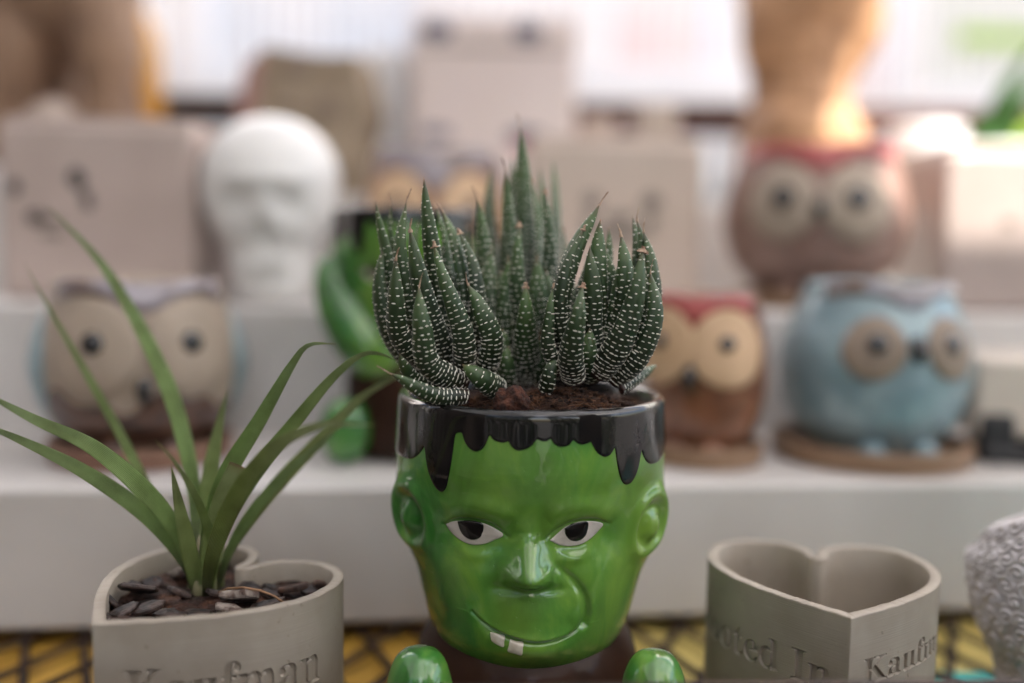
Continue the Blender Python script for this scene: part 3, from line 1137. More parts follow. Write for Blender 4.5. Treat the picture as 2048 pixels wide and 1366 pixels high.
AL, AC, AR = axis_at(400, 0.383), axis_at(765, 0.412), axis_at(1090, 0.380)
LEAVES = [
    ([(700, 1225), (690, 1170), (690, 1110), (700, 1040)], 70, .392, .384, .386, AC, 0),
    ([(850, 1215), (845, 1150), (845, 1080), (835, 1010)], 70, .394, .388, .390, AC, 3),
    ([(620, 1190), (650, 1120), (665, 1050), (668, 960)], 76, .392, .388, .390, AC, 0),
    ([(910, 1180), (915, 1110), (925, 1040), (930, 960)], 70, .388, .384, .386, AR, 0),
    ([(1060, 1190), (1060, 1120), (1050, 1050), (1055, 960)], 76, .376, .366, .368, AR, 0),
    ([(650, 1160), (648, 1000), (655, 850), (662, 700)], 84, .404, .402, .404, AC, 0),
    ([(575, 1150), (575, 1000), (590, 850), (602, 690)], 84, .402, .402, .404, AC, 0),
    ([(880, 1160), (890, 1010), (880, 850), (868, 700)], 84, .402, .400, .402, AC, 0),
    ([(940, 1160), (955, 1010), (965, 860), (985, 720)], 84, .396, .394, .396, AR, 0),
    ([(1040, 1150), (1035, 1000), (1030, 860), (1040, 700)], 84, .388, .386, .388, AR, 0),
    ([(1180, 1130), (1265, 980), (1302, 800), (1308, 640)], 74, .380, .376, .378, AR, 0),
    ([(460, 1150), (420, 1000), (400, 860), (395, 700)], 84, .390, .388, .390, AL, 0),
    ([(530, 1150), (520, 1000), (500, 860), (490, 700)], 80, .394, .392, .394, AL, 0),
    # left rosette: pts, width, ybase, ymid, ytip, axis, dry
    ([(350, 1130), (220, 930), (165, 640), (115, 398)], 66, .386, .384, .386, AL, 0),
    ([(340, 1190), (190, 1010), (133, 820), (150, 600)], 80, .384, .380, .384, AL, 0),
    ([(360, 1120), (250, 820), (190, 580), (184, 405)], 52, .396, .402, .400, AL, 2),
    ([(360, 1140), (270, 880), (225, 620), (243, 400)], 72, .384, .374, .380, AL, 3),
    ([(400, 1160), (230, 1010), (200, 830), (206, 650)], 84, .378, .361, .364, AL, 2),
    ([(450, 1150), (360, 920), (298, 720), (268, 522)], 84, .380, .366, .370, AL, 2),
    ([(440, 1120), (390, 820), (352, 560), (330, 297)], 74, .385, .376, .378, AL, 0),
    ([(500, 1160), (500, 1000), (425, 780), (372, 588)], 100, .376, .359, .366, AL, 1),
    ([(500, 1210), (350, 1120), (315, 960), (309, 775)], 104, .372, .351, .358, AL, 3),
    ([(480, 1100), (450, 820), (430, 620), (372, 420)], 70, .392, .398, .400, AL, 1),
    ([(520, 1080), (510, 820), (470, 600), (400, 440)], 78, .388, .386, .392, AL, 2),
    ([(540, 1100), (560, 860), (545, 680), (474, 530)], 82, .384, .380, .386, AL, 1),
    ([(590, 1180), (625, 1010), (575, 880), (512, 765)], 86, .380, .366, .370, AL, 3),
    ([(660, 1235), (610, 1205), (560, 1170), (500, 1120)], 84, .376, .362, .366, AL, 0),
    ([(520, 1262), (400, 1262), (290, 1222), (176, 1160)], 62, .366, .356, .352, AL, 3),
    ([(400, 1225), (290, 1190), (240, 1130), (222, 1070)], 62, .376, .368, .366, AL, 0),
    ([(420, 1100), (300, 860), (290, 640), (300, 490)], 60, .396, .402, .404, AL, 0),
    ([(470, 1080), (400, 800), (400, 640), (440, 560)], 60, .394, .398, .400, AL, 0),
    # centre rosette, further back
    ([(770, 1120), (770, 760), (762, 380), (752, 66)], 104, .412, .432, .430, AC, 3),
    ([(740, 1120), (705, 820), (698, 500), (690, 258)], 86, .410, .414, .418, AC, 3),
    ([(750, 1080), (730, 760), (725, 450), (718, 195)], 74, .418, .446, .446, AC, 0),
    ([(720, 1060), (650, 760), (620, 480), (622, 235)], 78, .418, .452, .458, AC, 0),
    ([(720, 1120), (620, 880), (590, 620), (560, 385)], 98, .408, .406, .410, AC, 3),
    ([(700, 1090), (580, 860), (545, 680), (522, 510)], 74, .414, .432, .434, AC, 1),
    ([(790, 1060), (825, 740), (822, 480), (808, 306)], 70, .412, .422, .424, AC, 1),
    ([(790, 1120), (862, 840), (878, 560), (863, 352)], 94, .408, .402, .408, AC, 1),
    ([(800, 1040), (845, 700), (850, 420), (838, 240)], 66, .420, .450, .452, AC, 0),
    ([(810, 1040), (890, 700), (905, 420), (898, 203)], 70, .420, .456, .462, AC, 0),
    ([(820, 1080), (930, 840), (950, 660), (943, 520)], 66, .414, .430, .434, AC, 1),
    ([(785, 1200), (772, 1020), (778, 880), (775, 768)], 128, .396, .374, .378, AC, 1),
    ([(750, 1140), (740, 860), (740, 640), (740, 500)], 100, .404, .392, .398, AC, 1),
    ([(720, 1150), (620, 960), (612, 780), (618, 600)], 88, .404, .398, .404, AC, 0),
    ([(690, 1150), (680, 960), (690, 800), (700, 640)], 80, .402, .396, .400, AC, 0),
    ([(820, 1150), (850, 960), (830, 800), (820, 640)], 84, .404, .398, .400, AC, 0),
    ([(560, 1080), (560, 860), (590, 720), (640, 560)], 76, .408, .412, .414, AC, 0),
    # right rosette
    ([(1000, 1120), (925, 900), (990, 620), (1104, 410)], 82, .378, .372, .380, AR, 3),
    ([(960, 1100), (920, 900), (960, 680), (1028, 515)], 70, .376, .366, .374, AR, 1),
    ([(920, 1160), (872, 1030), (880, 890), (905, 770)], 60, .374, .366, .372, AR, 1),
    ([(985, 1190), (975, 1050), (1008, 900), (1027, 768)], 112, .370, .350, .360, AR, 1),
    ([(1070, 1120), (1080, 880), (1085, 680), (1108, 480)], 88, .378, .370, .376, AR, 0),
    ([(1090, 1080), (1110, 850), (1130, 680), (1140, 512)], 70, .386, .392, .394, AR, 0),
    ([(1160, 1060), (1140, 880), (1150, 740), (1126, 602)], 62, .380, .378, .382, AR, 3),
    ([(1120, 1100), (1200, 880), (1215, 700), (1192, 545)], 84, .378, .368, .374, AR, 2),
    ([(1140, 1080), (1250, 820), (1268, 620), (1242, 465)], 76, .384, .386, .390, AR, 0),
    ([(1150, 1090), (1285, 820), (1285, 600), (1266, 480)], 66, .382, .380, .384, AR, 3),
    ([(1170, 1130), (1320, 900), (1330, 680), (1289, 528)], 76, .380, .376, .380, AR, 3),
    ([(1095, 1165), (1190, 1020), (1262, 800), (1297, 610)], 126, .372, .356, .364, AR, 1),
    ([(1160, 1200), (1270, 1090), (1345, 900), (1318, 712)], 96, .374, .364, .368, AR, 3),
    ([(1190, 1232), (1245, 1195), (1300, 1160), (1346, 1122)], 46, .372, .380, .390, AR, 0),
    ([(860, 1240), (870, 1200), (885, 1150), (900, 1090)], 60, .372, .368, .370, AR, 0),
    ([(1080, 1150), (1060, 960), (1065, 760), (1060, 600)], 84, .378, .366, .370, AR, 0),
    ([(1030, 1120), (1010, 900), (1050, 720), (1080, 560)], 74, .382, .384, .388, AR, 0),
    ([(1120, 1150), (1160, 980), (1190, 800), (1210, 620)], 84, .378, .372, .376, AR, 0),
]
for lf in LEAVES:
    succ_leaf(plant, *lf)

# ------------------------------------------------------------------ heart planters
m, N, L, b = node_mat('heart_clay')
tc = N.new('ShaderNodeTexCoord')
mp = N.new('ShaderNodeMapping')
mp.inputs['Scale'].default_value = (8, 8, 2600)
L.new(tc.outputs['Object'], mp.inputs[0])
n1 = N.new('ShaderNodeTexNoise')
n1.inputs['Scale'].default_value = 1.0
n1.inputs['Detail'].default_value = 1
L.new(mp.outputs[0], n1.inputs['Vector'])
n2 = N.new('ShaderNodeTexNoise')
n2.inputs['Scale'].default_value = 22
n2.inputs['Detail'].default_value = 7
L.new(tc.outputs['Object'], n2.inputs['Vector'])
r1 = N.new('ShaderNodeValToRGB')
r1.color_ramp.elements[0].position, r1.color_ramp.elements[0].color = 0.3, (0.300, 0.256, 0.205, 1)
r1.color_ramp.elements[1].position, r1.color_ramp.elements[1].color = 0.7, (0.385, 0.335, 0.270, 1)
L.new(n2.outputs[0], r1.inputs[0])
n4 = N.new('ShaderNodeTexNoise')
n4.inputs['Scale'].default_value = 330
n4.inputs['Detail'].default_value = 2
L.new(tc.outputs['Object'], n4.inputs['Vector'])
r4 = N.new('ShaderNodeValToRGB')
r4.color_ramp.elements[0].position, r4.color_ramp.elements[0].color = 0.70, (1, 1, 1, 1)
r4.color_ramp.elements[1].position, r4.color_ramp.elements[1].color = 0.76, (0.35, 0.27, 0.2, 1)
L.new(n4.outputs[0], r4.inputs[0])
mx = N.new('ShaderNodeMixRGB')
mx.blend_type = 'MULTIPLY'
mx.inputs[0].default_value = 0.55
n5 = N.new('ShaderNodeTexNoise')
n5.inputs['Scale'].default_value = 55
n5.inputs['Detail'].default_value = 6
n5.inputs['Distortion'].default_value = 0.2
L.new(tc.outputs['Object'], n5.inputs['Vector'])
r5 = N.new('ShaderNodeValToRGB')
r5.color_ramp.elements[0].position, r5.color_ramp.elements[0].color = 0.36, (0.74, 0.70, 0.66, 1)
r5.color_ramp.elements[1].position, r5.color_ramp.elements[1].color = 0.56, (1.03, 1.03, 1.03, 1)
L.new(n5.outputs[0], r5.inputs[0])
m5 = N.new('ShaderNodeMixRGB')
m5.blend_type = 'MULTIPLY'
m5.inputs[0].default_value = 0.3
L.new(r1.outputs[0], m5.inputs[1])
L.new(r5.outputs[0], m5.inputs[2])
r1 = m5
L.new(r1.outputs[0], mx.inputs[1])
L.new(r4.outputs[0], mx.inputs[2])
L.new(mx.outputs[0], b.inputs['Base Color'])
b.inputs['Roughness'].default_value = 0.55
bp = N.new('ShaderNodeBump')
bp.inputs['Distance'].default_value = 0.00013
bp.inputs['Strength'].default_value = 0.8
L.new(n1.outputs[0], bp.inputs['Height'])
L.new(bp.outputs[0], b.inputs['Normal'])


def heart_outline(n_side):
    """closed loop starting at the tip and going counter-clockwise (right lobe first); unit size, tip (0,-1)"""
    def bez(p0, p1, p2, p3, n):
        t = np.linspace(0, 1, n, endpoint=False)[:, None]
        p0, p1, p2, p3 = map(np.array, (p0, p1, p2, p3))
        return (1 - t) ** 3 * p0 + 3 * (1 - t) ** 2 * t * p1 + 3 * (1 - t) * t * t * p2 + t ** 3 * p3
    a = bez((0.0, -1.0), (0.42, -0.66), (1.0, -0.22), (1.0, 0.36), n_side * 2)
    b_ = bez((1.0, 0.36), (1.0, 0.72), (0.80, 1.0), (0.50, 1.0), n_side)
    c = bez((0.50, 1.0), (0.22, 1.0), (0.02, 0.84), (0.0, 0.52), n_side)
    half = np.vstack([a, b_, c])
    d = np.array([[0.0, 0.52]])
    left = half[1:][::-1] * np.array([-1, 1])
    return np.vstack([half, d, left])


def even(poly, n):
    q = np.vstack([poly, poly[:1]])
    s = np.concatenate([[0], np.cumsum(np.linalg.norm(np.diff(q, axis=0), axis=1))])
    t = np.linspace(0, s[-1], n, endpoint=False)
    return np.stack([np.interp(t, s, q[:, 0]), np.interp(t, s, q[:, 1])], 1), s[-1]


SERIF = {}
for i in range(26):
    SERIF[chr(65 + i)] = chr(0x1D400 + i)
    SERIF[chr(97 + i)] = chr(0x1D41A + i)


def text_tris(s):
    """triangles of a line of serif lettering, normalised to cap height 1 and starting at x = 0"""
    c = bpy.data.curves.new('lettering', 'FONT')
    c.body = ''.join(SERIF.get(ch, ch) for ch in s)
    o = bpy.data.objects.new('lettering', c)
    COL.objects.link(o)
    bpy.context.view_layer.update()
    dg = bpy.context.evaluated_depsgraph_get()
    me = o.evaluated_get(dg).to_mesh()
    me.calc_loop_triangles()
    v = np.array([x.co[:2] for x in me.vertices])
    tr = np.array([t.vertices[:] for t in me.loop_triangles])
    bpy.data.objects.remove(o)
    bpy.data.curves.remove(c)
    cap_ = v[:, 1].max() if s[0] in 'KR' else 0.7
    print('TEXT', s, v.min(0), v.max(0))
    v = v / cap_
    v[:, 0] -= v[:, 0].min()
    return v, tr


def raster(v, tr, xs, ys):
    X, Y = np.meshgrid(xs, ys, indexing='ij')
    Mk = np.zeros(X.shape, bool)
    for a, b_, c in tr:
        A, B, C_ = v[a], v[b_], v[c]
        lo, hi = np.minimum(np.minimum(A, B), C_), np.maximum(np.maximum(A, B), C_)
        i0, i1 = np.searchsorted(xs, lo[0]), np.searchsorted(xs, hi[0], 'right')
        j0, j1 = np.searchsorted(ys, lo[1]), np.searchsorted(ys, hi[1], 'right')
        if i0 >= i1 or j0 >= j1:
            continue
        x, y = X[i0:i1, j0:j1], Y[i0:i1, j0:j1]
        d1 = (x - B[0]) * (A[1] - B[1]) - (A[0] - B[0]) * (y - B[1])
        d2 = (x - C_[0]) * (B[1] - C_[1]) - (B[0] - C_[0]) * (y - C_[1])
        d3 = (x - A[0]) * (C_[1] - A[1]) - (C_[0] - A[0]) * (y - A[1])
        neg = (d1 < 0) | (d2 < 0) | (d3 < 0)
        pos = (d1 > 0) | (d2 > 0) | (d3 > 0)
        Mk[i0:i1, j0:j1] |= ~(neg & pos)
    return Mk


def heart_pot(name, loc, rz, half, depth_k, H, wall, texts, label, cat='planter', group=None):
    """texts: (string, start distance from the tip along the wall in m (signed: + right face, - left face), baseline z, cap height, slant)"""
    root = empty(name, loc, rz)
    tag(root, label, cat, group)
    sc = np.array([half, half * depth_k])
    fine, per = even(heart_outline(60) * sc, 2600)
    # normals
    tn = np.roll(fine, -1, 0) - np.roll(fine, 1, 0)
    tn /= np.linalg.norm(tn, axis=1)[:, None]
    nr = np.stack([tn[:, 1], -tn[:, 0]], 1)          # outward for counter-clockwise
    ds = per / len(fine)
    NZ = 260
    z = np.linspace(0.0, H - 0.0005, NZ)
    Mk = np.zeros((len(fine), NZ))
    sidx = np.arange(len(fine)) * ds
    for (txt, s0, zb, cap, shear) in texts:
        v, tr = text_tris(txt)
        v = v * cap
        if shear:
            v[:, 0] *= shear / v[:, 0].max()
        if s0 < 0:      # the face that runs from the tip leftwards: text starts far left and ends near the tip
            width = v[:, 0].max()
            start = per + s0
        else:
            start = s0
        xs = sidx - start
        # supersampled mask
        acc = 0
        for ox in (-0.33, 0, 0.33):
            for oy in (-0.33, 0, 0.33):
                acc = acc + raster(v, tr, xs + ox * ds, z - zb + oy * (z[1] - z[0]))
        Mk = np.maximum(Mk, acc / 9.0)
    nrm = nr[:, None, :]
    dep = -0.0011 * Mk
    # a raised burr just outside each letter edge
    bl = Mk.copy()
    for _ in range(2):
        bl = (bl + np.roll(bl, 1, 0) + np.roll(bl, -1, 0) + np.roll(bl, 1, 1) + np.roll(bl, -1, 1)) / 5
    dep = dep + 0.00030 * np.clip(bl - Mk, 0, 0.4)
    XY = fine[:, None, :] + nrm * dep[:, :, None]
    P = np.zeros((len(fine), NZ, 3))
    P[:, :, :2] = XY
    P[:, :, 2] = z[None]
    # lip: small round-over, flat top, inner wall; chips at random
    jit = np.convolve(rng.normal(0, 1, len(fine) + 40), np.ones(41) / 41, 'valid') * 0.0006
    lip = []
    inner = offset_in(fine, wall)
    for f, zz in ((0.0, H - 0.0002), (0.06, H), (0.94, H), (1.0, H - 0.0003), (1.0, H - 0.012), (1.0, H - 0.03), (1.0, 0.003)):
        q = fine * (1 - f) + inner * f
        col = np.zeros((len(fine), 1, 3))
        col[:, 0, :2] = q
        col[:, 0, 2] = zz + (jit if zz > H - 0.001 else 0)
        lip.append(col)
    P = np.concatenate([P] + lip, 1)
    # floor
    cen = np.zeros((len(fine), 1, 3))
    cen[:, 0, :2] = inner * 0.02 + np.array([0, -0.1 * half])
    cen[:, 0, 2] = 0.003
    P = np.concatenate([P, cen], 1)
    o = grid_obj('heart_wall', P, M_('heart_clay'), root, closeu=True)
    # recalc: flat crease at tip is kept by dense grid
    return root


def offset_in(poly, d):
    """inward offset with the heart's notch handled by clamping to x sign"""
    tn = np.roll(poly, -1, 0) - np.roll(poly, 1, 0)
    tn /= np.linalg.norm(tn, axis=1)[:, None]
    nr = np.stack([tn[:, 1], -tn[:, 0]], 1)
    q = poly - nr * d
    # near tip and notch the normals of the two sides cross the axis: clamp
    s = np.sign(poly[:, 0])
    s[s == 0] = 1
    top = poly[:, 1] > 0
    q[:, 0] = np.where((~top) & (q[:, 0] * s < 0), 0.0, q[:, 0])
    notch_y = poly[top][np.argmin(np.abs(poly[top][:, 0]))][1]
    # points offset from the notch go below it on the axis
    m_ = top & (np.abs(poly[:, 0]) < 1.3 * d)
    q[:, 0] = np.where(m_ & (q[:, 0] * s < 0), 0, q[:, 0])
    low = q[~top]
    tip_y = poly[:, 1].min() + d * 1.35
    q[:, 1] = np.maximum(q[:, 1], tip_y)
    return q


HH = 0.0675
# right, empty heart
tipR = onz(1703, 1236, HH)
HALF = 0.0455
cR = Vector((tipR.x, tipR.y, 0)) + Vector((math.sin(R(-2)) * -1 * 0, 0, 0))
rzR = R(-7.5)
locR = Vector((tipR.x, tipR.y, 0)) - Matrix.Rotation(rzR, 3, 'Z') @ Vector((0, -HALF * 1.0, 0))
heart_pot('heart_planter', (locR.x, locR.y, 0.0), rzR, HALF, 1.0, HH, 0.0040,
          [('Rooted In', -0.0812, 0.0382, 0.0116, 0.0745), ('Kaufman', 0.0080, 0.0412, 0.0096, 0.070)],
          'empty beige heart shaped planter engraved Rooted In and Kaufman, right of the green head', group='beige heart shaped planters')
# left heart, with the plant
tipL = onz(184, 1249, HH)
rzL = R(-29)
locL = Vector((tipL.x, tipL.y, 0)) - Matrix.Rotation(rzL, 3, 'Z') @ Vector((0, -HALF * 1.0, 0))
heart_pot('heart_planter', (locL.x, locL.y, 0.0), rzL, HALF, 1.0, HH, 0.0040,
          [('Kaufman', 0.0095, 0.0362, 0.0145, 0.0690)],
          'beige heart shaped planter engraved Kaufman, filled with bark and a grassy plant', group='beige heart shaped planters')

# soil and bark in the left heart
hl = Matrix.Translation(locL) @ Matrix.Rotation(rzL, 4, 'Z')
fineL, _ = even(heart_outline(40) * HALF, 120)
inn = offset_in(fineL, 0.0044)
k = np.linspace(0, 1, 24)
P = np.zeros((120, 24, 3))
P[:, :, 0] = inn[:, None, 0] * k
P[:, :, 1] = inn[:, None, 1] * k - 0.1 * HALF * 0 * k
P[:, :, 2] = HH - 0.0085
Pf = P.reshape(-1, 3)
Pf[:, 2] += noise3(Pf, 90, 4) * 0.003 + noise3(Pf, 300, 8) * 0.0012
o = mesh_obj('bark_soil', Pf, grid_faces(120, 24, True), M_('coir_soil'))
o.matrix_world = hl
tag(o, 'dark damp soil inside the heart planter at the left', 'soil', kind='stuff')
mat('bark', (0.012, 0.008, 0.006), 0.55, (0.060, 0.036, 0.028), 130, detail=8, bump=0.0008, bscale=400)
mat('bark_pale', (0.30, 0.25, 0.21), 0.8, (0.10, 0.06, 0.045), 260, detail=8, bump=0.0008, bscale=500)
mat('bark_red', (0.075, 0.034, 0.020), 0.8, (0.03, 0.015, 0.010), 130, detail=8, bump=0.0006, bscale=400)
mulch = empty('bark_mulch', locL)
tag(mulch, 'dark bark chips covering the soil of the left heart planter', 'bark mulch')


def chip(p, r, flat, m, rot, seed):
    n_ = 9
    th = np.linspace(0, 2 * np.pi, n_, endpoint=False)
    V, F = [], []
    rs = random.Random(int(seed * 100) + 3)
    asp = rs.uniform(0.55, 0.85)
    rr = [1.15 * r * (1 + 0.5 * mnoise.noise(Vector((math.cos(a) * 1.6 + seed, math.sin(a) * 1.6, seed))) + rs.uniform(-0.09, 0.09)) for a in th]
    for lay, (s, h) in enumerate(((0.90, -0.9), (1.0, -0.5), (1.0, 0.35), (0.90, 0.75), (0.45, 0.8))):
        for i, a in enumerate(th):
            V.append((math.cos(a) * rr[i] * s, math.sin(a) * rr[i] * s * asp, h * flat * 0.7 * (1 + 0.6 * mnoise.noise(Vector((a * 2, lay, seed))))))
    n = n_
    for l in range(4):
        for i in range(n):
            i2 = (i + 1) % n
            F.append((l * n + i, l * n + i2, (l + 1) * n + i2, (l + 1) * n + i))
    F.append(tuple(range(n))[::-1])
    F.append(tuple(4 * n + i for i in range(n)))
    o = mesh_obj('bark_chip', V, F, M_(m), mulch, smooth=False)
    o.location = Vector(p) - locL
    o.rotation_euler = rot
    return o


CHIPS = [  # px, py, r mm, thickness mm, material, tilt x, y, z
    (282, 1192, 8.6, 1.5, 'bark', -30, 4, 0), (226, 1206, 7.0, 1.6, 'bark', 14, 55, 60), (482, 1206, 7.8, 2.6, 'bark_pale', -26, 4, 10),
    (300, 1218, 6, 1.6, 'bark', -8, -6, 70), (330, 1165, 4.5, 1.6, 'bark_red', 20, 30, 20), (350, 1150, 4.5, 2, 'bark_pale', -30, 10, 90),
    (305, 1170, 4.2, 2, 'bark', 30, 0, 40), (560, 1178, 5.0, 2.4, 'bark', -15, 20, 30), (590, 1190, 6.2, 1.8, 'bark_red', -12, -8, 12),
    (545, 1190, 5, 1.8, 'bark', 10, 10, 80), (215, 1232, 5.5, 1.8, 'bark', 0, 50, 30), (250, 1225, 5, 1.5, 'bark', 10, -20, 30),
    (360, 1188, 4.8, 1.8, 'bark', -20, 20, 0), (345, 1200, 3.5, 1.6, 'bark_red', 20, 5, 50), (460, 1222, 5, 1.8, 'bark_pale', 0, 10, 0),
    (530, 1215, 5.5, 1.6, 'bark', 0, -8, 40), (395, 1225, 4.6, 1.6, 'bark', 5, 5, 30), (435, 1190, 5, 1.8, 'bark', -5, 25, 50),
    (270, 1178, 4.2, 1.8, 'bark', 20, 20, 20), (620, 1180, 3.6, 1.6, 'bark', 20, 10, 20), (340, 1232, 5, 1.5, 'bark', 5, 5, 10), (500, 1180, 4, 1.8, 'bark', 25, 0, 10),
    (385, 1150, 5, 2, 'bark_red', -30, 0, 10), (640, 1172, 3, 1.6, 'bark_red', 0, 20, 10)]
for i, (px, py, r, fl, m_, a, b_, c) in enumerate(CHIPS):
    p = onz(px, py, HH - 0.0072)
    chip((p.x, p.y, HH - 0.0064 + (0.0022 if i in (0, 2, 8) else 0.0) - 0.0012 * (i % 3 == 1)), r / 1000 * 0.93, fl / 1000, m_, (R(a), R(b_), R(c)), i * 1.37)
# dry root curving over the bark
mat('dry_root', (0.30, 0.17, 0.09), 0.8, (0.22, 0.12, 0.06), 200)
pts = [(438, 1185, .002), (455, 1177, .004), (485, 1175, .006), (520, 1181, .006), (548, 1192, .004), (568, 1206, .001)]
tube('dry_root', [Vector(onz(x, y, HH - 0.006 + h)) for x, y, h in pts], 0.00045, M_('dry_root'), None, 6)
tag(bpy.data.objects['dry_root'], 'thin dry brown root curving over the bark in the left heart', 'root')

# ------------------------------------------------------------------ grassy plant
m, N, L, b = node_mat('blade_green')
uvn = N.new('ShaderNodeAttribute')
uvn.attribute_name = 'uu'
tn_ = N.new('ShaderNodeAttribute')
tn_.attribute_name = 'tt'
oi = N.new('ShaderNodeObjectInfo')
wv = N.new('ShaderNodeMath')
wv.operation = 'MULTIPLY'
wv.inputs[1].default_value = 75.0
L.new(uvn.outputs['Fac'], wv.inputs[0])
sn = N.new('ShaderNodeMath')
sn.operation = 'SINE'
L.new(wv.outputs[0], sn.inputs[0])
r1 = N.new('ShaderNodeValToRGB')
e = r1.color_ramp.elements
e[0].position, e[0].color = 0.0, (0.30, 0.25, 0.17, 1)
e[1].position, e[1].color = 1.0, (0.28, 0.17, 0.07, 1)
for p_, c_ in ((0.975, (0.42, 0.46, 0.18, 1)), (0.10, (0.24, 0.27, 0.11, 1)), (0.24, (0.30, 0.43, 0.10, 1)), (0.6, (0.34, 0.47, 0.13, 1)), (0.93, (0.40, 0.50, 0.20, 1))):
    kk = e.new(p_)
    kk.color = c_
L.new(tn_.outputs['Fac'], r1.inputs[0])
mr = N.new('ShaderNodeMapRange')
mr.inputs[1].default_value, mr.inputs[2].default_value = -1, 1
mr.inputs[3].default_value, mr.inputs[4].default_value = 0.72, 1.22
L.new(sn.outputs[0], mr.inputs[0])
hs = N.new('ShaderNodeHueSaturation')
ma = N.new('ShaderNodeMath')
ma.operation = 'MULTIPLY_ADD'
ma.inputs[1].default_value = 0.05
ma.inputs[2].default_value = 0.47
L.new(oi.outputs['Random'], ma.inputs[0])
hs.inputs['Saturation'].default_value = 0.84
L.new(ma.outputs[0], hs.inputs['Hue'])
L.new(mr.outputs[0], hs.inputs['Value'])
L.new(r1.outputs[0], hs.inputs['Color'])
nb_ = N.new('ShaderNodeTexNoise')
nb_.inputs['Scale'].default_value = 95
nb_.inputs['Detail'].default_value = 6
L.new(N.new('ShaderNodeTexCoord').outputs['Object'], nb_.inputs['Vector'])
rb2 = N.new('ShaderNodeValToRGB')
rb2.color_ramp.elements[0].position, rb2.color_ramp.elements[0].color = 0.30, (0.62, 0.60, 0.45, 1)
rb2.color_ramp.elements[1].position, rb2.color_ramp.elements[1].color = 0.62, (1.12, 1.12, 1.05, 1)
L.new(nb_.outputs[0], rb2.inputs[0])
mb_ = N.new('ShaderNodeMixRGB')
mb_.blend_type = 'MULTIPLY'
mb_.inputs[0].default_value = 0.8
L.new(hs.outputs[0], mb_.inputs[1])
L.new(rb2.outputs[0], mb_.inputs[2])
hs = mb_
L.new(hs.outputs[0], b.inputs['Base Color'])
b.inputs['Roughness'].default_value = 0.38
tr_ = N.new('ShaderNodeBsdfTranslucent')
L.new(hs.outputs[0], tr_.inputs[0])
ms = N.new('ShaderNodeMixShader')
ms.inputs[0].default_value = 0.38
L.new(b.outputs[0], ms.inputs[1])
L.new(tr_.outputs[0], ms.inputs[2])
L.new(ms.outputs[0], N['Material Output'].inputs[0])
bp = N.new('ShaderNodeBump')
bp.inputs['Distance'].default_value = 0.0002
L.new(sn.outputs[0], bp.inputs['Height'])
L.new(bp.outputs[0], b.inputs['Normal'])


def blade(parent, org, pts, w, cut=False, fold=0.30, twist=0.0):
    """pts base -> tip: (px, py, depth); w greatest width in px"""
    C = smooth_prof(np.array([list(at(*p)) for p in pts]), 12)
    s = np.concatenate([[0], np.cumsum(np.linalg.norm(np.diff(C, axis=0), axis=1))])
    NS = 46
    t = np.linspace(0, 1, NS)
    C = np.stack([np.interp(t * s[-1], s, C[:, k]) for k in range(3)], 1)
    T = np.gradient(C, axis=0)
    T /= np.linalg.norm(T, axis=1)[:, None]
    ym = float(np.mean([p[2] for p in pts]))
    hw = 0.86 * w / 2 * ym / FPX
    prof = 1.08 * (0.24 + 0.76 * np.sin(np.clip(t / 0.5, 0, 1) * np.pi / 2) ** 1.5) * (0.75 * np.clip(1 - t ** 3, 0, 1) + 0.25 * (1 - t))
    if cut:
        prof = 0.5 + 0.5 * np.sin(np.clip(t / 0.5, 0, 1) * np.pi / 2) - 0.12 * t
    prof = np.maximum(prof, 0.02)
    NA = 9
    u = np.linspace(-1, 1, NA)
    th_ = 0.00022
    V = np.zeros((NS, NA * 2, 3))
    U = np.zeros((NS, NA * 2))
    for i in range(NS):
        tt = Vector(T[i])
        view = (Vector(C[i]) - CAM).normalized()
        f_ = -(view - tt * view.dot(tt)).normalized()
        f_ = (f_ + Vector((0, 0, 0.35))).normalized()
        f_ = (f_ - tt * f_.dot(tt)).normalized()
        if twist:
            f_ = Matrix.Rotation(twist * t[i], 3, tt) @ f_
        sd = tt.cross(f_)
        wi = hw * prof[i]
        fo = fold * (0.5 + 0.9 * (1 - t[i]))
        top = C[i] + (u[:, None] * np.array(sd) + (np.abs(u) ** 1.3 * fo)[:, None] * np.array(f_)) * wi
        V[i, :NA] = top
        V[i, NA:] = (top - np.array(f_) * th_ * (1.3 - np.abs(u))[:, None])[::-1]
        U[i, :NA] = (u + 1) / 2
        U[i, NA:] = ((u + 1) / 2)[::-1]
    n = NA * 2
    F = []
    for i in range(NS - 1):
        for k in range(n):
            k2 = (k + 1) % n
            F.append((i * n + k, i * n + k2, (i + 1) * n + k2, (i + 1) * n + k))
    F.append(tuple(range(n))[::-1])
    F.append(tuple((NS - 1) * n + k for k in range(n)))
    o = mesh_obj('leaf', V.reshape(-1, 3) - np.array(org), F, M_('blade_green'), parent)
    a = o.data.attributes.new('uu', 'FLOAT', 'POINT')
    a.data.foreach_set('value', U.ravel().astype(np.float32))
    a = o.data.attributes.new('tt', 'FLOAT', 'POINT')
    a.data.foreach_set('value', np.repeat(t, n).astype(np.float32))
    return o


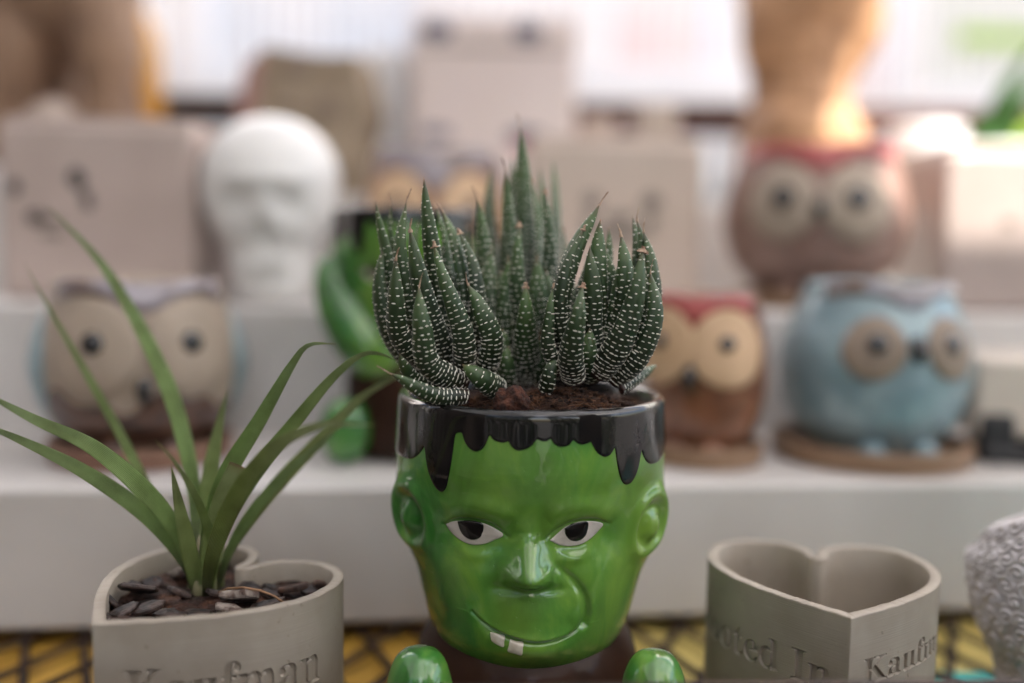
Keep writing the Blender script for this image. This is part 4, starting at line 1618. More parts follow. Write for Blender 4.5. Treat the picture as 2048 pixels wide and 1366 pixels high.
gorg = onz(400, 1215, HH - 0.008)
grass = empty('grassy_plant', gorg)
tag(grass, 'young grassy plant with long arching green blades growing in the left heart planter', 'plant')
B = .378
BL = [
    ([(402, 1215, B), (392, 1120, B), (385, 960, .40), (330, 760, .42), (215, 545, .44), (92, 408, .455)], 44, False, 0.3, 0),
    ([(388, 1205, B), (360, 1100, .385), (300, 985, .40), (225, 840, .42), (120, 655, .43), (46, 522, .435)], 26, False, 0.3, 0),
    ([(394, 1212, B), (385, 1150, B), (330, 1030, .372), (200, 905, .362), (60, 835, .352), (-60, 770, .345)], 52, False, 0.3, 0),
    ([(392, 1210, B), (370, 1130, B), (290, 1030, .375), (170, 945, .368), (40, 880, .36), (-70, 835, .355)], 46, False, 0.25, 0),
    ([(396, 1215, B), (384, 1130, .372), (360, 1020, .366), (342, 930, .362)], 44, False, 0.35, 0),
    ([(410, 1215, B), (428, 1110, .362), (395, 1000, .345), (350, 925, .335), (308, 878, .328)], 26, False, 0.2, 0),
    ([(408, 1210, B), (410, 1080, .388), (425, 920, .398), (455, 778, .405)], 52, False, 0.3, 0),
    ([(404, 1215, B), (408, 1120, .376), (445, 970, .372), (520, 840, .370), (585, 728, .368), (618, 690, .367), (672, 688, .366)], 50, False, 0.3, 0),
    ([(414, 1215, B), (424, 1110, .378), (490, 975, .376), (585, 850, .374), (670, 750, .374), (735, 706, .375), (800, 722, .378)], 44, False, 0.3, 0.5),
    ([(430, 1200, B), (450, 1120, .384), (530, 1000, .392), (640, 880, .402), (730, 790, .41), (830, 735, .42)], 40, False, 0.3, 0),
    ([(410, 1220, B), (420, 1130, .362), (470, 1000, .345), (545, 900, .33), (640, 852, .318), (752, 850, .31)], 52, False, 0.25, 0),
    ([(408, 1215, B), (420, 1120, .374), (440, 1020, .372), (478, 930, .37)], 52, True, 0.3, 0),
    ([(428, 1205, B), (470, 1080, .384), (560, 960, .39), (690, 845, .40)], 30, False, 0.3, 0),
]
for pts, w, cut, fo, tw in BL:
    blade(grass, gorg, pts, w, cut, fo, tw)
mat('stem_sheath', (0.20, 0.26, 0.09), 0.5, (0.30, 0.24, 0.15), 60, mix=(0.35, 0.65), stretch=(3, 3, 0.3))
for x0, x1, r, y_ in ((394, 398, .0027, .3765), (420, 424, .0025, .378), (408, 410, .0026, .382), (436, 446, .0018, .384), (385, 378, .0014, .381)):
    a_ = at(x0, 1228, y_)
    b_ = at((x0 + x1) / 2, 1160, y_)
    c_ = at(x1, 1070, y_)
    tube('stem', [a_ - gorg, b_ - gorg, c_ - gorg], [r, r * 0.9, r * 0.12], M_('stem_sheath'), grass, 12)

# ------------------------------------------------------------------ owl planters
mat('owl_brown', (0.15, 0.055, 0.026), 0.35, (0.24, 0.10, 0.05), 60, coat=0.5, bump=0.0008, bscale=60)
mat('owl_dark_brown', (0.045, 0.020, 0.013), 0.4, (0.13, 0.06, 0.036), 130, coat=0.6, bump=0.0006, bscale=60)
mat('owl_mauve', (0.24, 0.145, 0.115), 0.5, (0.29, 0.18, 0.145), 40, coat=0.3)
mat('owl_blue', (0.19, 0.28, 0.31), 0.4, (0.28, 0.38, 0.41), 55, detail=5, coat=0.6, bump=0.0012, bscale=45)
mat('clay_beige', (0.40, 0.32, 0.25), 0.6, (0.35, 0.28, 0.215), 30)
mat('clay_tan', (0.62, 0.42, 0.26), 0.6, (0.56, 0.37, 0.22), 30)
mat('clay_grey', (0.27, 0.205, 0.155), 0.6, (0.23, 0.175, 0.13), 30)
mat('brow_red', (0.50, 0.105, 0.095), 0.35, (0.40, 0.08, 0.075), 60, coat=0.6)
mat('brow_pale', (0.34, 0.30, 0.33), 0.25, (0.20, 0.14, 0.12), 60, coat=0.9)
mat('brow_grey', (0.30, 0.29, 0.33), 0.2, (0.20, 0.13, 0.10), 60, coat=0.9)
mat('saucer_clay', (0.24, 0.145, 0.085), 0.6, (0.29, 0.18, 0.11), 40, stretch=(1, 1, 12))
mat('saucer_dark', (0.20, 0.10, 0.065), 0.6, (0.25, 0.14, 0.09), 40)


def owl(loc, rz, rx, H, mats_, label, eye_dx=0.5, eye_z=0.62, eye_r=0.42, lower=None, sq=0.9, brow_h=0.10, rf=0.84, feet=True, side=None, drop=0.42, pr=0.0055, bw=1.0):
    """mats_: body, eye disc, brow. rx: half width, H: height"""
    body_m, disc_m, brow_m = mats_
    root = empty('owl_planter', loc, rz)
    tag(root, label, 'owl planter', 'ceramic owl planters')
    prof = smooth_prof([(0.0, 0.56 * rx), (0.05 * H, 0.66 * rx), (0.2 * H, 0.88 * rx), (0.45 * H, 1.0 * rx), (0.65 * H, 0.98 * rx),
                        (0.82 * H, (0.45 + 0.55 * rf) * rx), (0.93 * H, (0.10 + 0.90 * rf) * rx), (1.0 * H, rf * rx)], 5)
    S = Surf(prof, sy=sq)
    th = np.linspace(-np.pi, np.pi, 96, endpoint=False)
    zz = np.linspace(0, H, 50)
    P = S(th[:, None], zz[None])
    # brow peaks lift the rim on both sides like ear tufts, dip in the middle
    lift = 0.012 * H * (gau(np.abs(th) - 0.65, 0.5) - 0.7 * gau(th, 0.3))
    P[:, :, 2] += lift[:, None] * sstep(0.75 * H, H, zz)[None]
    rt = rf * rx
    ins = []
    for f, dz in ((0.97, 0.001), (0.90, 0.001), (0.86, -0.002), (0.84, -0.02), (0.7, -0.04), (0.02, -0.041)):
        q = np.stack([rt * f * np.sin(th), -rt * f * sq * np.cos(th), H + dz + lift], -1)[:, None]
        ins.append(q)
    grid_obj('body', np.concatenate([P] + ins, 1), M_(body_m), root, closeu=True)
    if lower:
        z = np.linspace(0.006, 0.36 * H, 20)
        wv_ = 0.05 * H * np.sin(th * 5) + 0.03 * H * np.sin(th * 11)
        Z = 0.006 + (0.34 * H + wv_[:, None] - 0.006) * np.linspace(0, 1, 20)[None]
        off_ = np.full(Z.shape, 0.0008)
        off_[:, -1] = -0.0005
        grid_obj('lower_glaze', S(th[:, None], Z, off_), M_(lower), root, closeu=True)
    if side:
        for s in (-1, 1):
            disc_patch('wing', S, s * 1.72, 0.48 * H, ell(0.55 * rx, 0.36 * H), M_(side), root, 0.0015, 0.004)
    er = eye_r * rx
    for s in (-1, 1):
        tc_ = s * eye_dx
        zc = eye_z * H
        d_ = disc_patch('eye_disc', S, tc_, zc, ell(er, er * 1.02), M_(disc_m), root, 0.0022, 0.0012)
        S2 = S
        disc_patch('pupil', S2, tc_ * 0.93, zc + 0.03 * H, ell(pr, pr * 1.05), M_('pupil_glaze'), d_, 0.0040, 0.0016, 8, 24)
    # beak
    bz = eye_z * H - drop * er
    disc_patch('beak', S, 0.0, bz, poly_outline([(0.0036 * bw, 0.0010), (0.0026 * bw, 0.0058), (0.0, 0.0075), (-0.0026 * bw, 0.0058), (-0.0036 * bw, 0.0010), (-0.0024 * bw, -0.0045), (0, -0.0080), (0.0024 * bw, -0.0045)]),
               M_('pupil_glaze'), root, 0.0035, 0.0035, 8, 32)
    # brow: a thick V-shaped band along the rim
    n = 70
    tb = np.linspace(-1.15, 1.15, n)
    low = H * (1.0 - brow_h * 0.75 - 1.0 * brow_h * gau(tb, 0.30) - 0.35 * brow_h * gau(np.abs(tb) - 1.1, 0.25))
    top = H * (1.0 + 0.004) + 0.012 * H * (gau(np.abs(tb) - 0.65, 0.5) - 0.7 * gau(tb, 0.3))
    k = np.linspace(0, 1, 12)
    Z = low[:, None] + (top - low)[:, None] * k[None]
    offs = 0.0032 * np.sin(np.pi * np.clip(k, 0.0, 0.75))[None] * np.ones_like(Z)
    edge = np.clip((1.15 - np.abs(tb)) / 0.12, 0, 1)[:, None]
    Pb = S(tb[:, None], np.minimum(Z, H), offs * edge)
    Pb[:, :, 2] = Z + 0.0006
    q = Pb[:, -1:, :].copy()
    q[:, :, 0] *= 0.86
    q[:, :, 1] *= 0.86
    grid_obj('brow', np.concatenate([Pb, q], 1), M_(brow_m), root)
    if feet:
        for s in (-1, 1):
            ellipsoid('foot', (s * 0.28 * rx, -0.62 * rx * sq - 0.002, 0.005), (0.008, 0.008, 0.0055), M_(body_m if not lower else lower), root, n=20, mrows=12)
    return root


def saucer(loc, r, h, m, label):
    root = empty('saucer', loc)
    tag(root, label, 'saucer', 'round clay saucers under the owls')
    prof = [(0.001, 0.0), (r * 0.9, 0.0), (r * 0.97, h * 0.12), (r * 0.985, h * 0.45), (r, h * 0.5), (r, h * 0.95), (r * 0.985, h), (r * 0.93, h), (r * 0.915, h * 0.9), (r * 0.90, h * 0.42), (0.001, h * 0.40)]
    lathe('dish', smooth_prof(prof, 3), M_(m), root, 72)
    return root


def z_on(step):
    return {1: S1, 2: S2, 3: S3}[step] + 0.0006


# blue owl
def place(px, pyb, Y):
    p = at(px, pyb, Y)
    return p


p = at(1738, 900, 0.592)
saucer((p.x, 0.592, z_on(1)), 0.0575, 0.0115, 'saucer_clay', 'round clay saucer under the pale blue owl planter')
owl((p.x, 0.592, z_on(1) + 0.0048), R(7), 0.0555, 0.0980, ('owl_blue', 'clay_grey', 'brow_grey'),
    'pale blue glazed owl planter turned to the right, on a clay saucer', eye_dx=0.43, eye_z=0.655, eye_r=0.31, drop=0.0, bw=1.3, brow_h=0.08, rf=0.76)
# brown owl with red brow
p = at(1405, 900, 0.575)
saucer((p.x, 0.575, z_on(1)), 0.0345, 0.0115, 'saucer_clay', 'clay saucer under the brown owl planter beside the green head')
owl((p.x, 0.575, z_on(1) + 0.0048), R(-24), 0.0350, 0.0900, ('owl_brown', 'clay_tan', 'brow_red'),
    'brown owl planter with red brow and big tan eyes, just right of the succulent', eye_dx=0.58, eye_z=0.70, eye_r=0.60, sq=1.0, drop=0.8, pr=0.0042)
# left owl, beige face, brown lower half, blue sides
p = at(285, 900, 0.560)
saucer((p.x, 0.560, z_on(1)), 0.0500, 0.0110, 'saucer_dark', 'dark clay saucer under the beige faced owl at the left')
owl((p.x, 0.560, z_on(1) + 0.0048), R(22), 0.0530, 0.0935, ('clay_beige', 'clay_beige', 'brow_pale'),
    'beige owl planter with dark brown lower half and blue sides, behind the grassy plant', eye_dx=0.50, eye_z=0.645, eye_r=0.47, drop=0.9, bw=1.2, lower='owl_dark_brown', side='owl_blue')
# upper right owl
p = at(1625, 560, 0.735)
owl((p.x, 0.735, z_on(2) + 0.0105), R(-14), 0.0650, 0.1020, ('owl_mauve', 'clay_beige', 'brow_red'),
    'largest owl planter, mauve brown with crimson brow, on the middle step', eye_dx=0.40, eye_z=0.62, eye_r=0.385, sq=0.95, drop=0.15, pr=0.0078, bw=1.3)
saucer((p.x, 0.735, z_on(2)), 0.0560, 0.0115, 'saucer_clay', 'clay saucer under the large crimson browed owl on the middle step')
# centre back owl, pale brow
p = at(872, 480, 0.76)
owl((p.x, 0.76, z_on(2)), R(2), 0.0540, 0.1080, ('owl_brown', 'clay_tan', 'brow_pale'),
    'brown owl planter with shiny pinkish brow peeking above the back green planter', eye_dx=0.55, eye_z=0.60, eye_r=0.50, brow_h=0.16)

# ------------------------------------------------------------------ second green planter on the step, one arm raised
bx0 = at(805, 905, 0.565)
back = empty('waving_planter', (bx0.x, 0.575, z_on(1)), R(8))
tag(back, 'green ceramic planter with black rim and raised arm on the lower step behind the succulent', 'planter')
BS = 0.78
rimz_b = at(805, 425, 0.575).z - z_on(1)
zsh = rimz_b - RIMZ * BS
for src in [o for o in pot.children if o.name.split('.')[0] in ('head', 'rim_glaze', 'eye', 'tooth')]:
    c = src.copy()
    link(c, back)
    c.scale = (BS, BS, BS)
    c.location = (0, 0, zsh)
    for ch in src.children:
        d = ch.copy()
        link(d, c)
bp_ = smooth_prof([(0.0, 0.001), (0.026, 0.001), (0.031, 0.006), (0.033, 0.02), (0.034, 0.04), (0.032, 0.055), (0.026, 0.066), (0.02, 0.07)], 6)
lathe('body', bp_, M_('brown_glaze'), back, 60)


def skin_like(name, pts, rad, m, parent, ns=20):
    C = smooth_prof(np.array(pts), 8)
    rr = smooth_prof(np.array([[r, 0] for r in rad]), 8)[:, 0]
    return tube(name, [Vector(p) for p in C], list(np.maximum(rr, 0.0004)), m, parent, ns)


def bl(px, py, Y):
    v = at(px, py, Y) - Vector((bx0.x, 0.575, z_on(1)))
    return Matrix.Rotation(-R(8), 3, 'Z') @ v


skin_like('arm', [bl(668, 508, .565), bl(668, 530, .563), bl(672, 580, .56), bl(700, 640, .555), bl(745, 700, .552), bl(800, 740, .555)],
          [.002, .0095, .0125, .0155, .016, .010], M_('green_glaze'), back)
skin_like('thumb', [bl(715, 545, .557), bl(705, 565, .556), bl(690, 590, .556)], [.001, .0055, .007], M_('green_glaze'), back)
for px in (690, 905):
    f0 = bl(px, 922, .545)
    ellipsoid('foot', (f0.x, f0.y, 0.0180), (0.0135, 0.0125, 0.0180), M_('green_glaze'), back, pw=0.8)

# ------------------------------------------------------------------ skull planter
mat('skull_white', (0.80, 0.78, 0.75), 0.5, (0.74, 0.72, 0.69), 30, coat=0.2)
mat('socket_shade', (0.45, 0.42, 0.36), 0.7, (0.40, 0.37, 0.31), 60)


def skull():
    p0 = at(533, 610, 0.675)
    root = empty('skull_planter', (p0.x, 0.690, z_on(2)), R(6))
    tag(root, 'white ceramic skull with rounded cranium on the middle step', 'skull')
    n, mr_ = 120, 110
    th = np.linspace(-np.pi, np.pi, n, endpoint=False)
    H = 0.126
    zc = np.linspace(0.0, 1.0, mr_)
    zc = 0.5 - 0.5 * np.cos(np.pi * zc)
    prof = smooth_prof([(0.0, 0.020), (0.03, 0.026), (0.16, 0.030), (0.28, 0.033), (0.38, 0.040), (0.48, 0.0465), (0.60, 0.0490), (0.72, 0.0485), (0.84, 0.042),
                        (0.93, 0.030), (0.98, 0.016), (1.0, 0.0005)], 8)
    zz = zc * H
    rr = np.interp(zc, prof[:, 0], prof[:, 1])
    TH, Z = np.meshgrid(th, zz, indexing='ij')
    RR = np.broadcast_to(rr, TH.shape).copy()
    x = RR * np.sin(TH)
    f = sstep(0.0, 0.5, np.cos(TH))
    d = np.zeros_like(RR)
    for s in (-1, 1):
        q = np.hypot((x - s * 0.0165) / 0.0115, (Z - 0.066) / 0.0105)
        d -= 0.0065 * np.exp(-q ** 2.4)
        d += 0.0035 * gau(np.hypot((x - s * 0.026) / 0.010, (Z - 0.048) / 0.007), 1.0)      # cheekbones
        d += 0.0025 * gau(np.hypot((x - s * 0.017) / 0.014, (Z - 0.081) / 0.004), 1.0)      # brow
        d -= 0.0055 * gau(np.hypot((x - s * 0.032) / 0.008, (Z - 0.030) / 0.014), 1.0)
    d -= 0.008 * np.exp(-np.hypot(x / (0.0030 + 0.10 * np.clip(0.056 - Z, 0, 0.02)), (Z - 0.047) / 0.0090) ** 4)
    d += 0.003 * gau(np.hypot(x / 0.016, (Z - 0.026) / 0.011), 1.0)
    d -= 0.0022 * gau(Z - 0.0225, 0.0011) * (np.abs(x) < 0.02)
    for k in range(-4, 5):
        d -= 0.0012 * gau(x - k * 0.0043, 0.0006) * ((Z > 0.014) & (Z < 0.031))
    dy = d * f
    back_ = 0.016 * gau(Z - 0.095, 0.035) * sstep(0.1, -0.8, np.cos(TH))
    P = np.stack([x * 0.94, -(RR + dy + back_) * np.cos(TH) * 1.05, Z], -1)
    grid_obj('cranium', P, M_('skull_white'), root, closeu=True)
    for k in range(-3, 4):
        rbox('tooth', k * 0.0043 - 0.0018, k * 0.0043 + 0.0018, -0.0370 + abs(k) * 0.0007, -0.030, 0.0235, 0.0300, M_('skull_white'), root, 0.0006, 2)
    return root


skull()

# ------------------------------------------------------------------ square planters with printed faces
mat('mug_left', (0.52, 0.415, 0.37), 0.5, (0.47, 0.375, 0.33), 20, coat=0.3)
mat('mug_mid', (0.57, 0.455, 0.385), 0.5, (0.53, 0.425, 0.355), 20, coat=0.3)
mat('mug_top', (0.70, 0.60, 0.56), 0.5, (0.70, 0.60, 0.57), 20, coat=0.3)
mat('mug_right', (0.42, 0.34, 0.31), 0.5, (0.38, 0.31, 0.28), 20, coat=0.3)
mat('print_grey', (0.05, 0.045, 0.042), 0.6, (0.08, 0.07, 0.065), 60)
mat('print_pale', (0.20, 0.165, 0.14), 0.6, (0.24, 0.20, 0.17), 60)
mat('print_blue', (0.10, 0.11, 0.16), 0.6, (0.14, 0.14, 0.2), 60)
mat('print_red', (0.45, 0.06, 0.07), 0.6, (0.38, 0.05, 0.06), 60)


def square_pot(name, cx, Y, z0, w, h, d, m, label, prints, rz=0.0, taper=0.0):
    root = empty(name, (cx, Y, z0), rz)
    tag(root, label, 'square planter', 'square ceramic planters')
    o = rbox('box', -w / 2, w / 2, 0, d, 0.0, h, M_(m), root, 0.006, 4)
    # rim and hollow
    t = 0.006
    rbox('rim', -w / 2 + 0.003, w / 2 - 0.003, 0.003, 0.003 + t, h - 0.001, h + 0.004, M_(m), root, 0.0015)
    rbox('rim', -w / 2 + 0.003, w / 2 - 0.003, d - 0.003 - t, d - 0.003, h - 0.001, h + 0.004, M_(m), root, 0.0015)
    rbox('rim', -w / 2 + 0.0032, -w / 2 + 0.003 + t, 0.0095, d - 0.0095, h - 0.001, h + 0.0038, M_(m), root, 0.0015)
    rbox('rim', w / 2 - 0.003 - t, w / 2 - 0.0032, 0.0095, d - 0.0095, h - 0.001, h + 0.0038, M_(m), root, 0.0015)
    for (x, z, a, b_, pm, rot) in prints:
        th = np.linspace(0, 2 * np.pi, 28, endpoint=False)
        X = x + a * np.cos(th) * math.cos(rot) - b_ * np.sin(th) * math.sin(rot)
        Z = z + a * np.cos(th) * math.sin(rot) + b_ * np.sin(th) * math.cos(rot)
        V = [(xx, -0.0004, zz) for xx, zz in zip(X, Z)] + [(xx, 0.0004, zz) for xx, zz in zip(X, Z)]
        F = [tuple(range(28)), tuple(range(28, 56))[::-1]] + [(i, i + 28, (i + 1) % 28 + 28, (i + 1) % 28) for i in range(28)]
        mesh_obj('print_mark', V, F, M_(pm), root, smooth=False)
    return root


# left: px 0..392, y 245..590
p = at(192, 590, 0.665)
pxm = 0.665 / FPX
square_pot('square_planter', p.x, 0.668, z_on(2), 0.1305, at(192, 246, 0.668).z - z_on(2), 0.11, 'mug_left',
           'taupe square planter with dark printed face at the far left of the middle step',
           [(-0.054, 0.074, .0045, .0055, 'print_grey', 0), (-0.040, 0.054, .006, .005, 'print_grey', 0), (-0.012, 0.080, .0058, .0075, 'print_grey', 0.4),
            (-0.0055, 0.066, .004, .0065, 'print_grey', 0.2), (-0.034, 0.0525, .012, .003, 'print_pale', 0), (-0.030, 0.043, .008, .0028, 'print_pale', 0)])
# middle: px 1120..1400, y 290..590
p = at(1225, 560, 0.72)
square_pot('square_planter', p.x, 0.72, z_on(2), 0.126, at(1225, 282, 0.72).z - z_on(2), 0.10, 'mug_mid',
           'tan square planter with faint printed face, between the succulent and the largest owl',
           [(-0.016, 0.074, .0065, .0065, 'print_pale', 0), (0.026, 0.074, .0075, .0065, 'print_pale', 0), (0.003, 0.062, .012, .004, 'print_pale', 0),
            (0.004, 0.050, .019, .006, 'print_pale', 0), (-0.018, 0.058, .004, .008, 'print_pale', 0.3), (0.026, 0.058, .004, .008, 'print_pale', -0.3)])
# right: px 1900..2048+
p = at(2010, 590, 0.70)
square_pot('square_planter', p.x + 0.012, 0.70, z_on(2), 0.115, at(2010, 300, 0.70).z - z_on(2), 0.10, 'mug_right',
           'pale pink square planter with dark printed face, cut off by the right edge',
           [(0.014, 0.080, .006, .013, 'print_grey', 0.2), (0.020, 0.060, .004, .006, 'print_grey', 0), (-0.012, 0.062, .006, .004, 'print_pale', 0)])
# top centre: px 820..1160, y ..240, on the upper tier
p = at(985, 300, 0.93)
square_pot('square_planter', p.x, 0.93, z_on(3), 0.152, 0.165, 0.12, 'mug_top',
           'tall pinkish white square planter with blue and red marks on the top step',
           [(-0.052, 0.063, .014, .006, 'print_blue', 0), (0.030, 0.062, .018, .0065, 'print_blue', 0), (0.027, 0.054, .010, .0055, 'print_red', 0),
            (-0.052, 0.155, .014, .009, 'print_blue', 0), (0.030, 0.155, .013, .009, 'print_blue', 0), (0, 0.140, .07, .002, 'print_pale', 0)])

# tilted faceted pot px 480..735, y 90..320
mat('facet_khaki', (0.35, 0.275, 0.195), 0.8, (0.27, 0.205, 0.14), 30)
mat('facet_pink', (0.50, 0.30, 0.27), 0.8, (0.46, 0.27, 0.24), 30)
p = at(615, 350, 0.90)
fp = empty('faceted_planter', (p.x, 0.90, z_on(3)))
tag(fp, 'khaki faceted clay planter with pink side face tilted behind the white skull', 'planter')
fpts = [(530, 92), (640, 110), (712, 108), (738, 215), (700, 330), (560, 320), (512, 230)]
V = []
orgp = Vector((p.x, 0.90, z_on(3)))
for x, y in fpts:
    V.append(at(x, y, 0.88) - orgp)
for x, y in fpts:
    V.append(at(x, y, 0.88) - orgp + Vector((0.008, 0.09, 0.0)))
F = [tuple(range(7)), tuple(range(7, 14))[::-1]] + [(i, i + 7, (i + 1) % 7 + 7, (i + 1) % 7) for i in range(7)]
zmin = min(v.z for v in V)
body_ = mesh_obj('body', V, F, M_('facet_khaki'), fp, smooth=False)
V = [at(x, y, Y_) - orgp for x, y, Y_ in ((530, 92, .8805), (512, 230, .8805), (560, 320, .8805), (500, 300, .91), (470, 220, .925), (492, 130, .92))]
V = V + [v + Vector((0.004, 0.006, 0)) for v in V]
mesh_obj('side_face', V, [tuple(range(6)), tuple(range(6, 12))[::-1]] + [(i, i + 6, (i + 1) % 6 + 6, (i + 1) % 6) for i in range(6)], M_('facet_pink'), fp, smooth=False)
for x, y, r in ((595, 130, .011), (652, 215, .010), (585, 205, .006)):
    q = at(x, y, 0.8785) - orgp
    ellipsoid('dimple', q, (r, 0.002, r), M_('clay_grey'), fp, n=24, mrows=12)
rbox('base', -0.04, 0.05, 0.0, 0.07, 0.0, max(zmin + 0.03, 0.01), M_('facet_khaki'), fp, 0.004)

# carved figures on the upper tier
mat('clay_figure', (0.30, 0.185, 0.115), 0.65, (0.22, 0.13, 0.08), 25, detail=6, bump=0.001, bscale=80)
mat('clay_orange', (0.50, 0.285, 0.15), 0.6, (0.32, 0.17, 0.085), 35, detail=6, bump=0.0015, bscale=70)
p = at(130, 300, 0.86)
fg = empty('clay_figure', (p.x, 0.86, z_on(3)))
tag(fg, 'large brown clay animal figure with thick legs at the top left', 'figure')


def fl(org, px, py, Y):
    return at(px, py, Y) - org


og = Vector((p.x, 0.86, z_on(3)))
skin_like('torso', [fl(og, -60, -60, .90), fl(og, 60, -40, .89), fl(og, 150, -30, .88), fl(og, 260, -60, .88)], [.03, .062, .062, .03], M_('clay_figure'), fg)
skin_like('leg', [fl(og, 205, 10, .85), fl(og, 215, 100, .84), fl(og, 225, 190, .84), fl(og, 240, 300, .84), fl(og, 240, 330, .84)], [.030, .027, .022, .024, .02], M_('clay_figure'), fg)
skin_like('leg', [fl(og, 30, 10, .86), fl(og, 22, 120, .85), fl(og, 14, 230, .85), fl(og, 10, 330, .85)], [.032, .028, .022, .022], M_('clay_figure'), fg)
skin_like('tail', [fl(og, 110, 80, .92), fl(og, 120, 180, .92), fl(og, 110, 300, .91)], [.02, .022, .03], M_('clay_figure'), fg)
skin_like('paw', [fl(og, 60, 240, .83), fl(og, 110, 235, .825), fl(og, 150, 245, .83)], [.008, .015, .008], M_('mug_mid'), fg)
# amber bottle behind
mat('amber_glass', (0.62, 0.30, 0.04), 0.25, (0.55, 0.25, 0.03), 30, coat=0.5)
p = at(268, 320, 0.975)
bo = empty('amber_bottle', (p.x, 0.975, z_on(3)))
tag(bo, 'amber yellow bottle just right of the brown clay figure', 'bottle')
lathe('bottle_body', smooth_prof([(0.001, 0.0), (0.026, 0.0), (0.028, 0.01), (0.028, 0.13), (0.024, 0.16), (0.012, 0.185), (0.010, 0.21)], 5), M_('amber_glass'), bo, 40)
lathe('cap', [(0.001, 0.209), (0.0125, 0.2095), (0.0125, 0.226), (0.001, 0.2265)], M_('owl_dark_brown'), bo, 30)

# orange feathered figure px 1480..1720, y ..290
p = at(1600, 330, 0.93)
of = empty('owl_statue', (p.x, 0.93, z_on(3)))
tag(of, 'tall orange terracotta owl statue standing behind the crimson browed owl', 'statue')
og2 = Vector((p.x, 0.93, z_on(3)))
Zs = lambda py: at(1600, py, 0.93).z - z_on(3)
pr = smooth_prof([(0.0, 0.050), (0.012, 0.058), (Zs(270), 0.060), (Zs(215), 0.048), (Zs(160), 0.044), (Zs(80), 0.052), (Zs(0), 0.056), (Zs(-80), 0.050), (Zs(-150), 0.036), (Zs(-190), 0.012), (Zs(-200), 0.001)], 6)
SO = Surf(pr, sy=0.85, disp=lambda th, z, x: 0.0020 * np.abs(np.sin(th * 9)) * np.abs(np.sin(z * 210)) + 0.004 * np.sin(th * 2 + z * 30) + 0.003 * np.sin(th * 3 - z * 55))
th = np.linspace(-np.pi, np.pi, 96, endpoint=False)
zz = np.linspace(0, pr[-1, 0], 110)
grid_obj('body', SO(th[:, None], zz[None]), M_('clay_orange'), of, closeu=True)
for s in (-1, 1):
    disc_patch('wing', SO, s * 1.15, Zs(40), ell(0.020, 0.060, 0.12 * s), M_('clay_orange'), of, 0.0016, 0.006)
    disc_patch('foot', SO, s * 0.45, 0.010, ell(0.014, 0.009), M_('clay_orange'), of, 0.002, 0.008)
disc_patch('belly', SO, 0.0, Zs(150), ell(0.026, 0.034), M_('clay_orange'), of, 0.001, 0.004)

# ------------------------------------------------------------------ right edge: relief pot, black footed planter
mat('relief_white', (0.62, 0.58, 0.58), 0.45, (0.54, 0.50, 0.50), 40, coat=0.3)
pc = at(2122, 1160, 0.405)
rp = empty('relief_pot', (pc.x, 0.405, 0.0))
tag(rp, 'round white pot covered in curly relief, cut off by the right edge', 'pot')
Zr = lambda py: at(2110, py, 0.405).z
zt_, zb_ = Zr(1010), 0.0
pr = smooth_prof([(0.0, 0.016), (0.002, 0.019), (Zr(1330), 0.0225), (Zr(1260), 0.0300), (Zr(1180), 0.0345), (Zr(1100), 0.0350), (Zr(1050), 0.0318), (zt_, 0.0290)], 6)
curls = []
crnd = random.Random(5)
for j in range(int(zt_ / 0.0066) + 1):
    for i in range(26):
        curls.append((-np.pi + (i + 0.5 * (j % 2) + crnd.uniform(-0.2, 0.2)) * 2 * np.pi / 26, 0.004 + j * 0.0066 + crnd.uniform(-0.0012, 0.0012),
                      crnd.uniform(0.0042, 0.0058), crnd.uniform(0, 6), crnd.choice((-1, 1))))


def rel_disp(th, z, x):
    d = np.zeros(np.shape(z))
    for ct, cz, cr_, ph, sg in curls:
        dt = (th - ct + np.pi) % (2 * np.pi) - np.pi
        dx, dz = dt * 0.034, z - cz
        r = np.hypot(dx, dz)
        a = np.arctan2(dz, dx)
        sp = 0.5 + 0.5 * np.cos(2 * np.pi * r / 0.0030 - sg * a + ph)
        d = np.maximum(d, (0.0012 * sp + 0.0009 * (1 - r / cr_)) * sstep(cr_, cr_ * 0.75, r))
    return d


SR = Surf(pr, rel_disp)
th = np.linspace(-np.pi, np.pi, 420, endpoint=False)
zz = np.linspace(0, zt_, 240)
P = SR(th[:, None], zz[None])
ins = []
for f, dz in ((0.98, 0.001), (0.92, 0.0012), (0.89, -0.001), (0.88, -0.03), (0.02, -0.031)):
    ins.append(np.stack([0.029 * f * np.sin(th), -0.029 * f * np.cos(th), np.full_like(th, zt_ + dz)], -1)[:, None])
P = np.concatenate([P] + ins, 1)
P[:, :, 2] += (P[:, :, 0] * 0.36 - P[:, :, 1] * 0.40) * sstep(Zr(1150), zt_, np.minimum(P[:, :, 2], zt_))      # the rim slopes up to the right
grid_obj('pot_body', P, M_('relief_white'), rp, closeu=True)

p = at(2040, 860, 0.585)
bfp = empty('footed_planter', (p.x, 0.585, z_on(1)), R(-8))
tag(bfp, 'cream planter on chunky black feet at the right end of the lower step', 'planter')
mat('cream_glaze', (0.60, 0.52, 0.44), 0.45, (0.55, 0.47, 0.40), 25, coat=0.4)
mat('black_rubber', (0.012, 0.012, 0.013), 0.5, (0.02, 0.02, 0.021), 25)
rbox('box', -0.030, 0.05, -0.01, 0.045, 0.014, 0.062, M_('cream_glaze'), bfp, 0.005, 4)
rbox('foot', -0.026, -0.006, -0.014, 0.0, 0.0, 0.029, M_('black_rubber'), bfp, 0.004, 3)
rbox('foot', 0.004, 0.034, -0.014, 0.0, 0.0, 0.020, M_('black_rubber'), bfp, 0.004, 3)
rbox('sole', -0.024, 0.040, -0.0155, 0.030, -0.0002, 0.010, M_('black_rubber'), bfp, 0.003, 3)

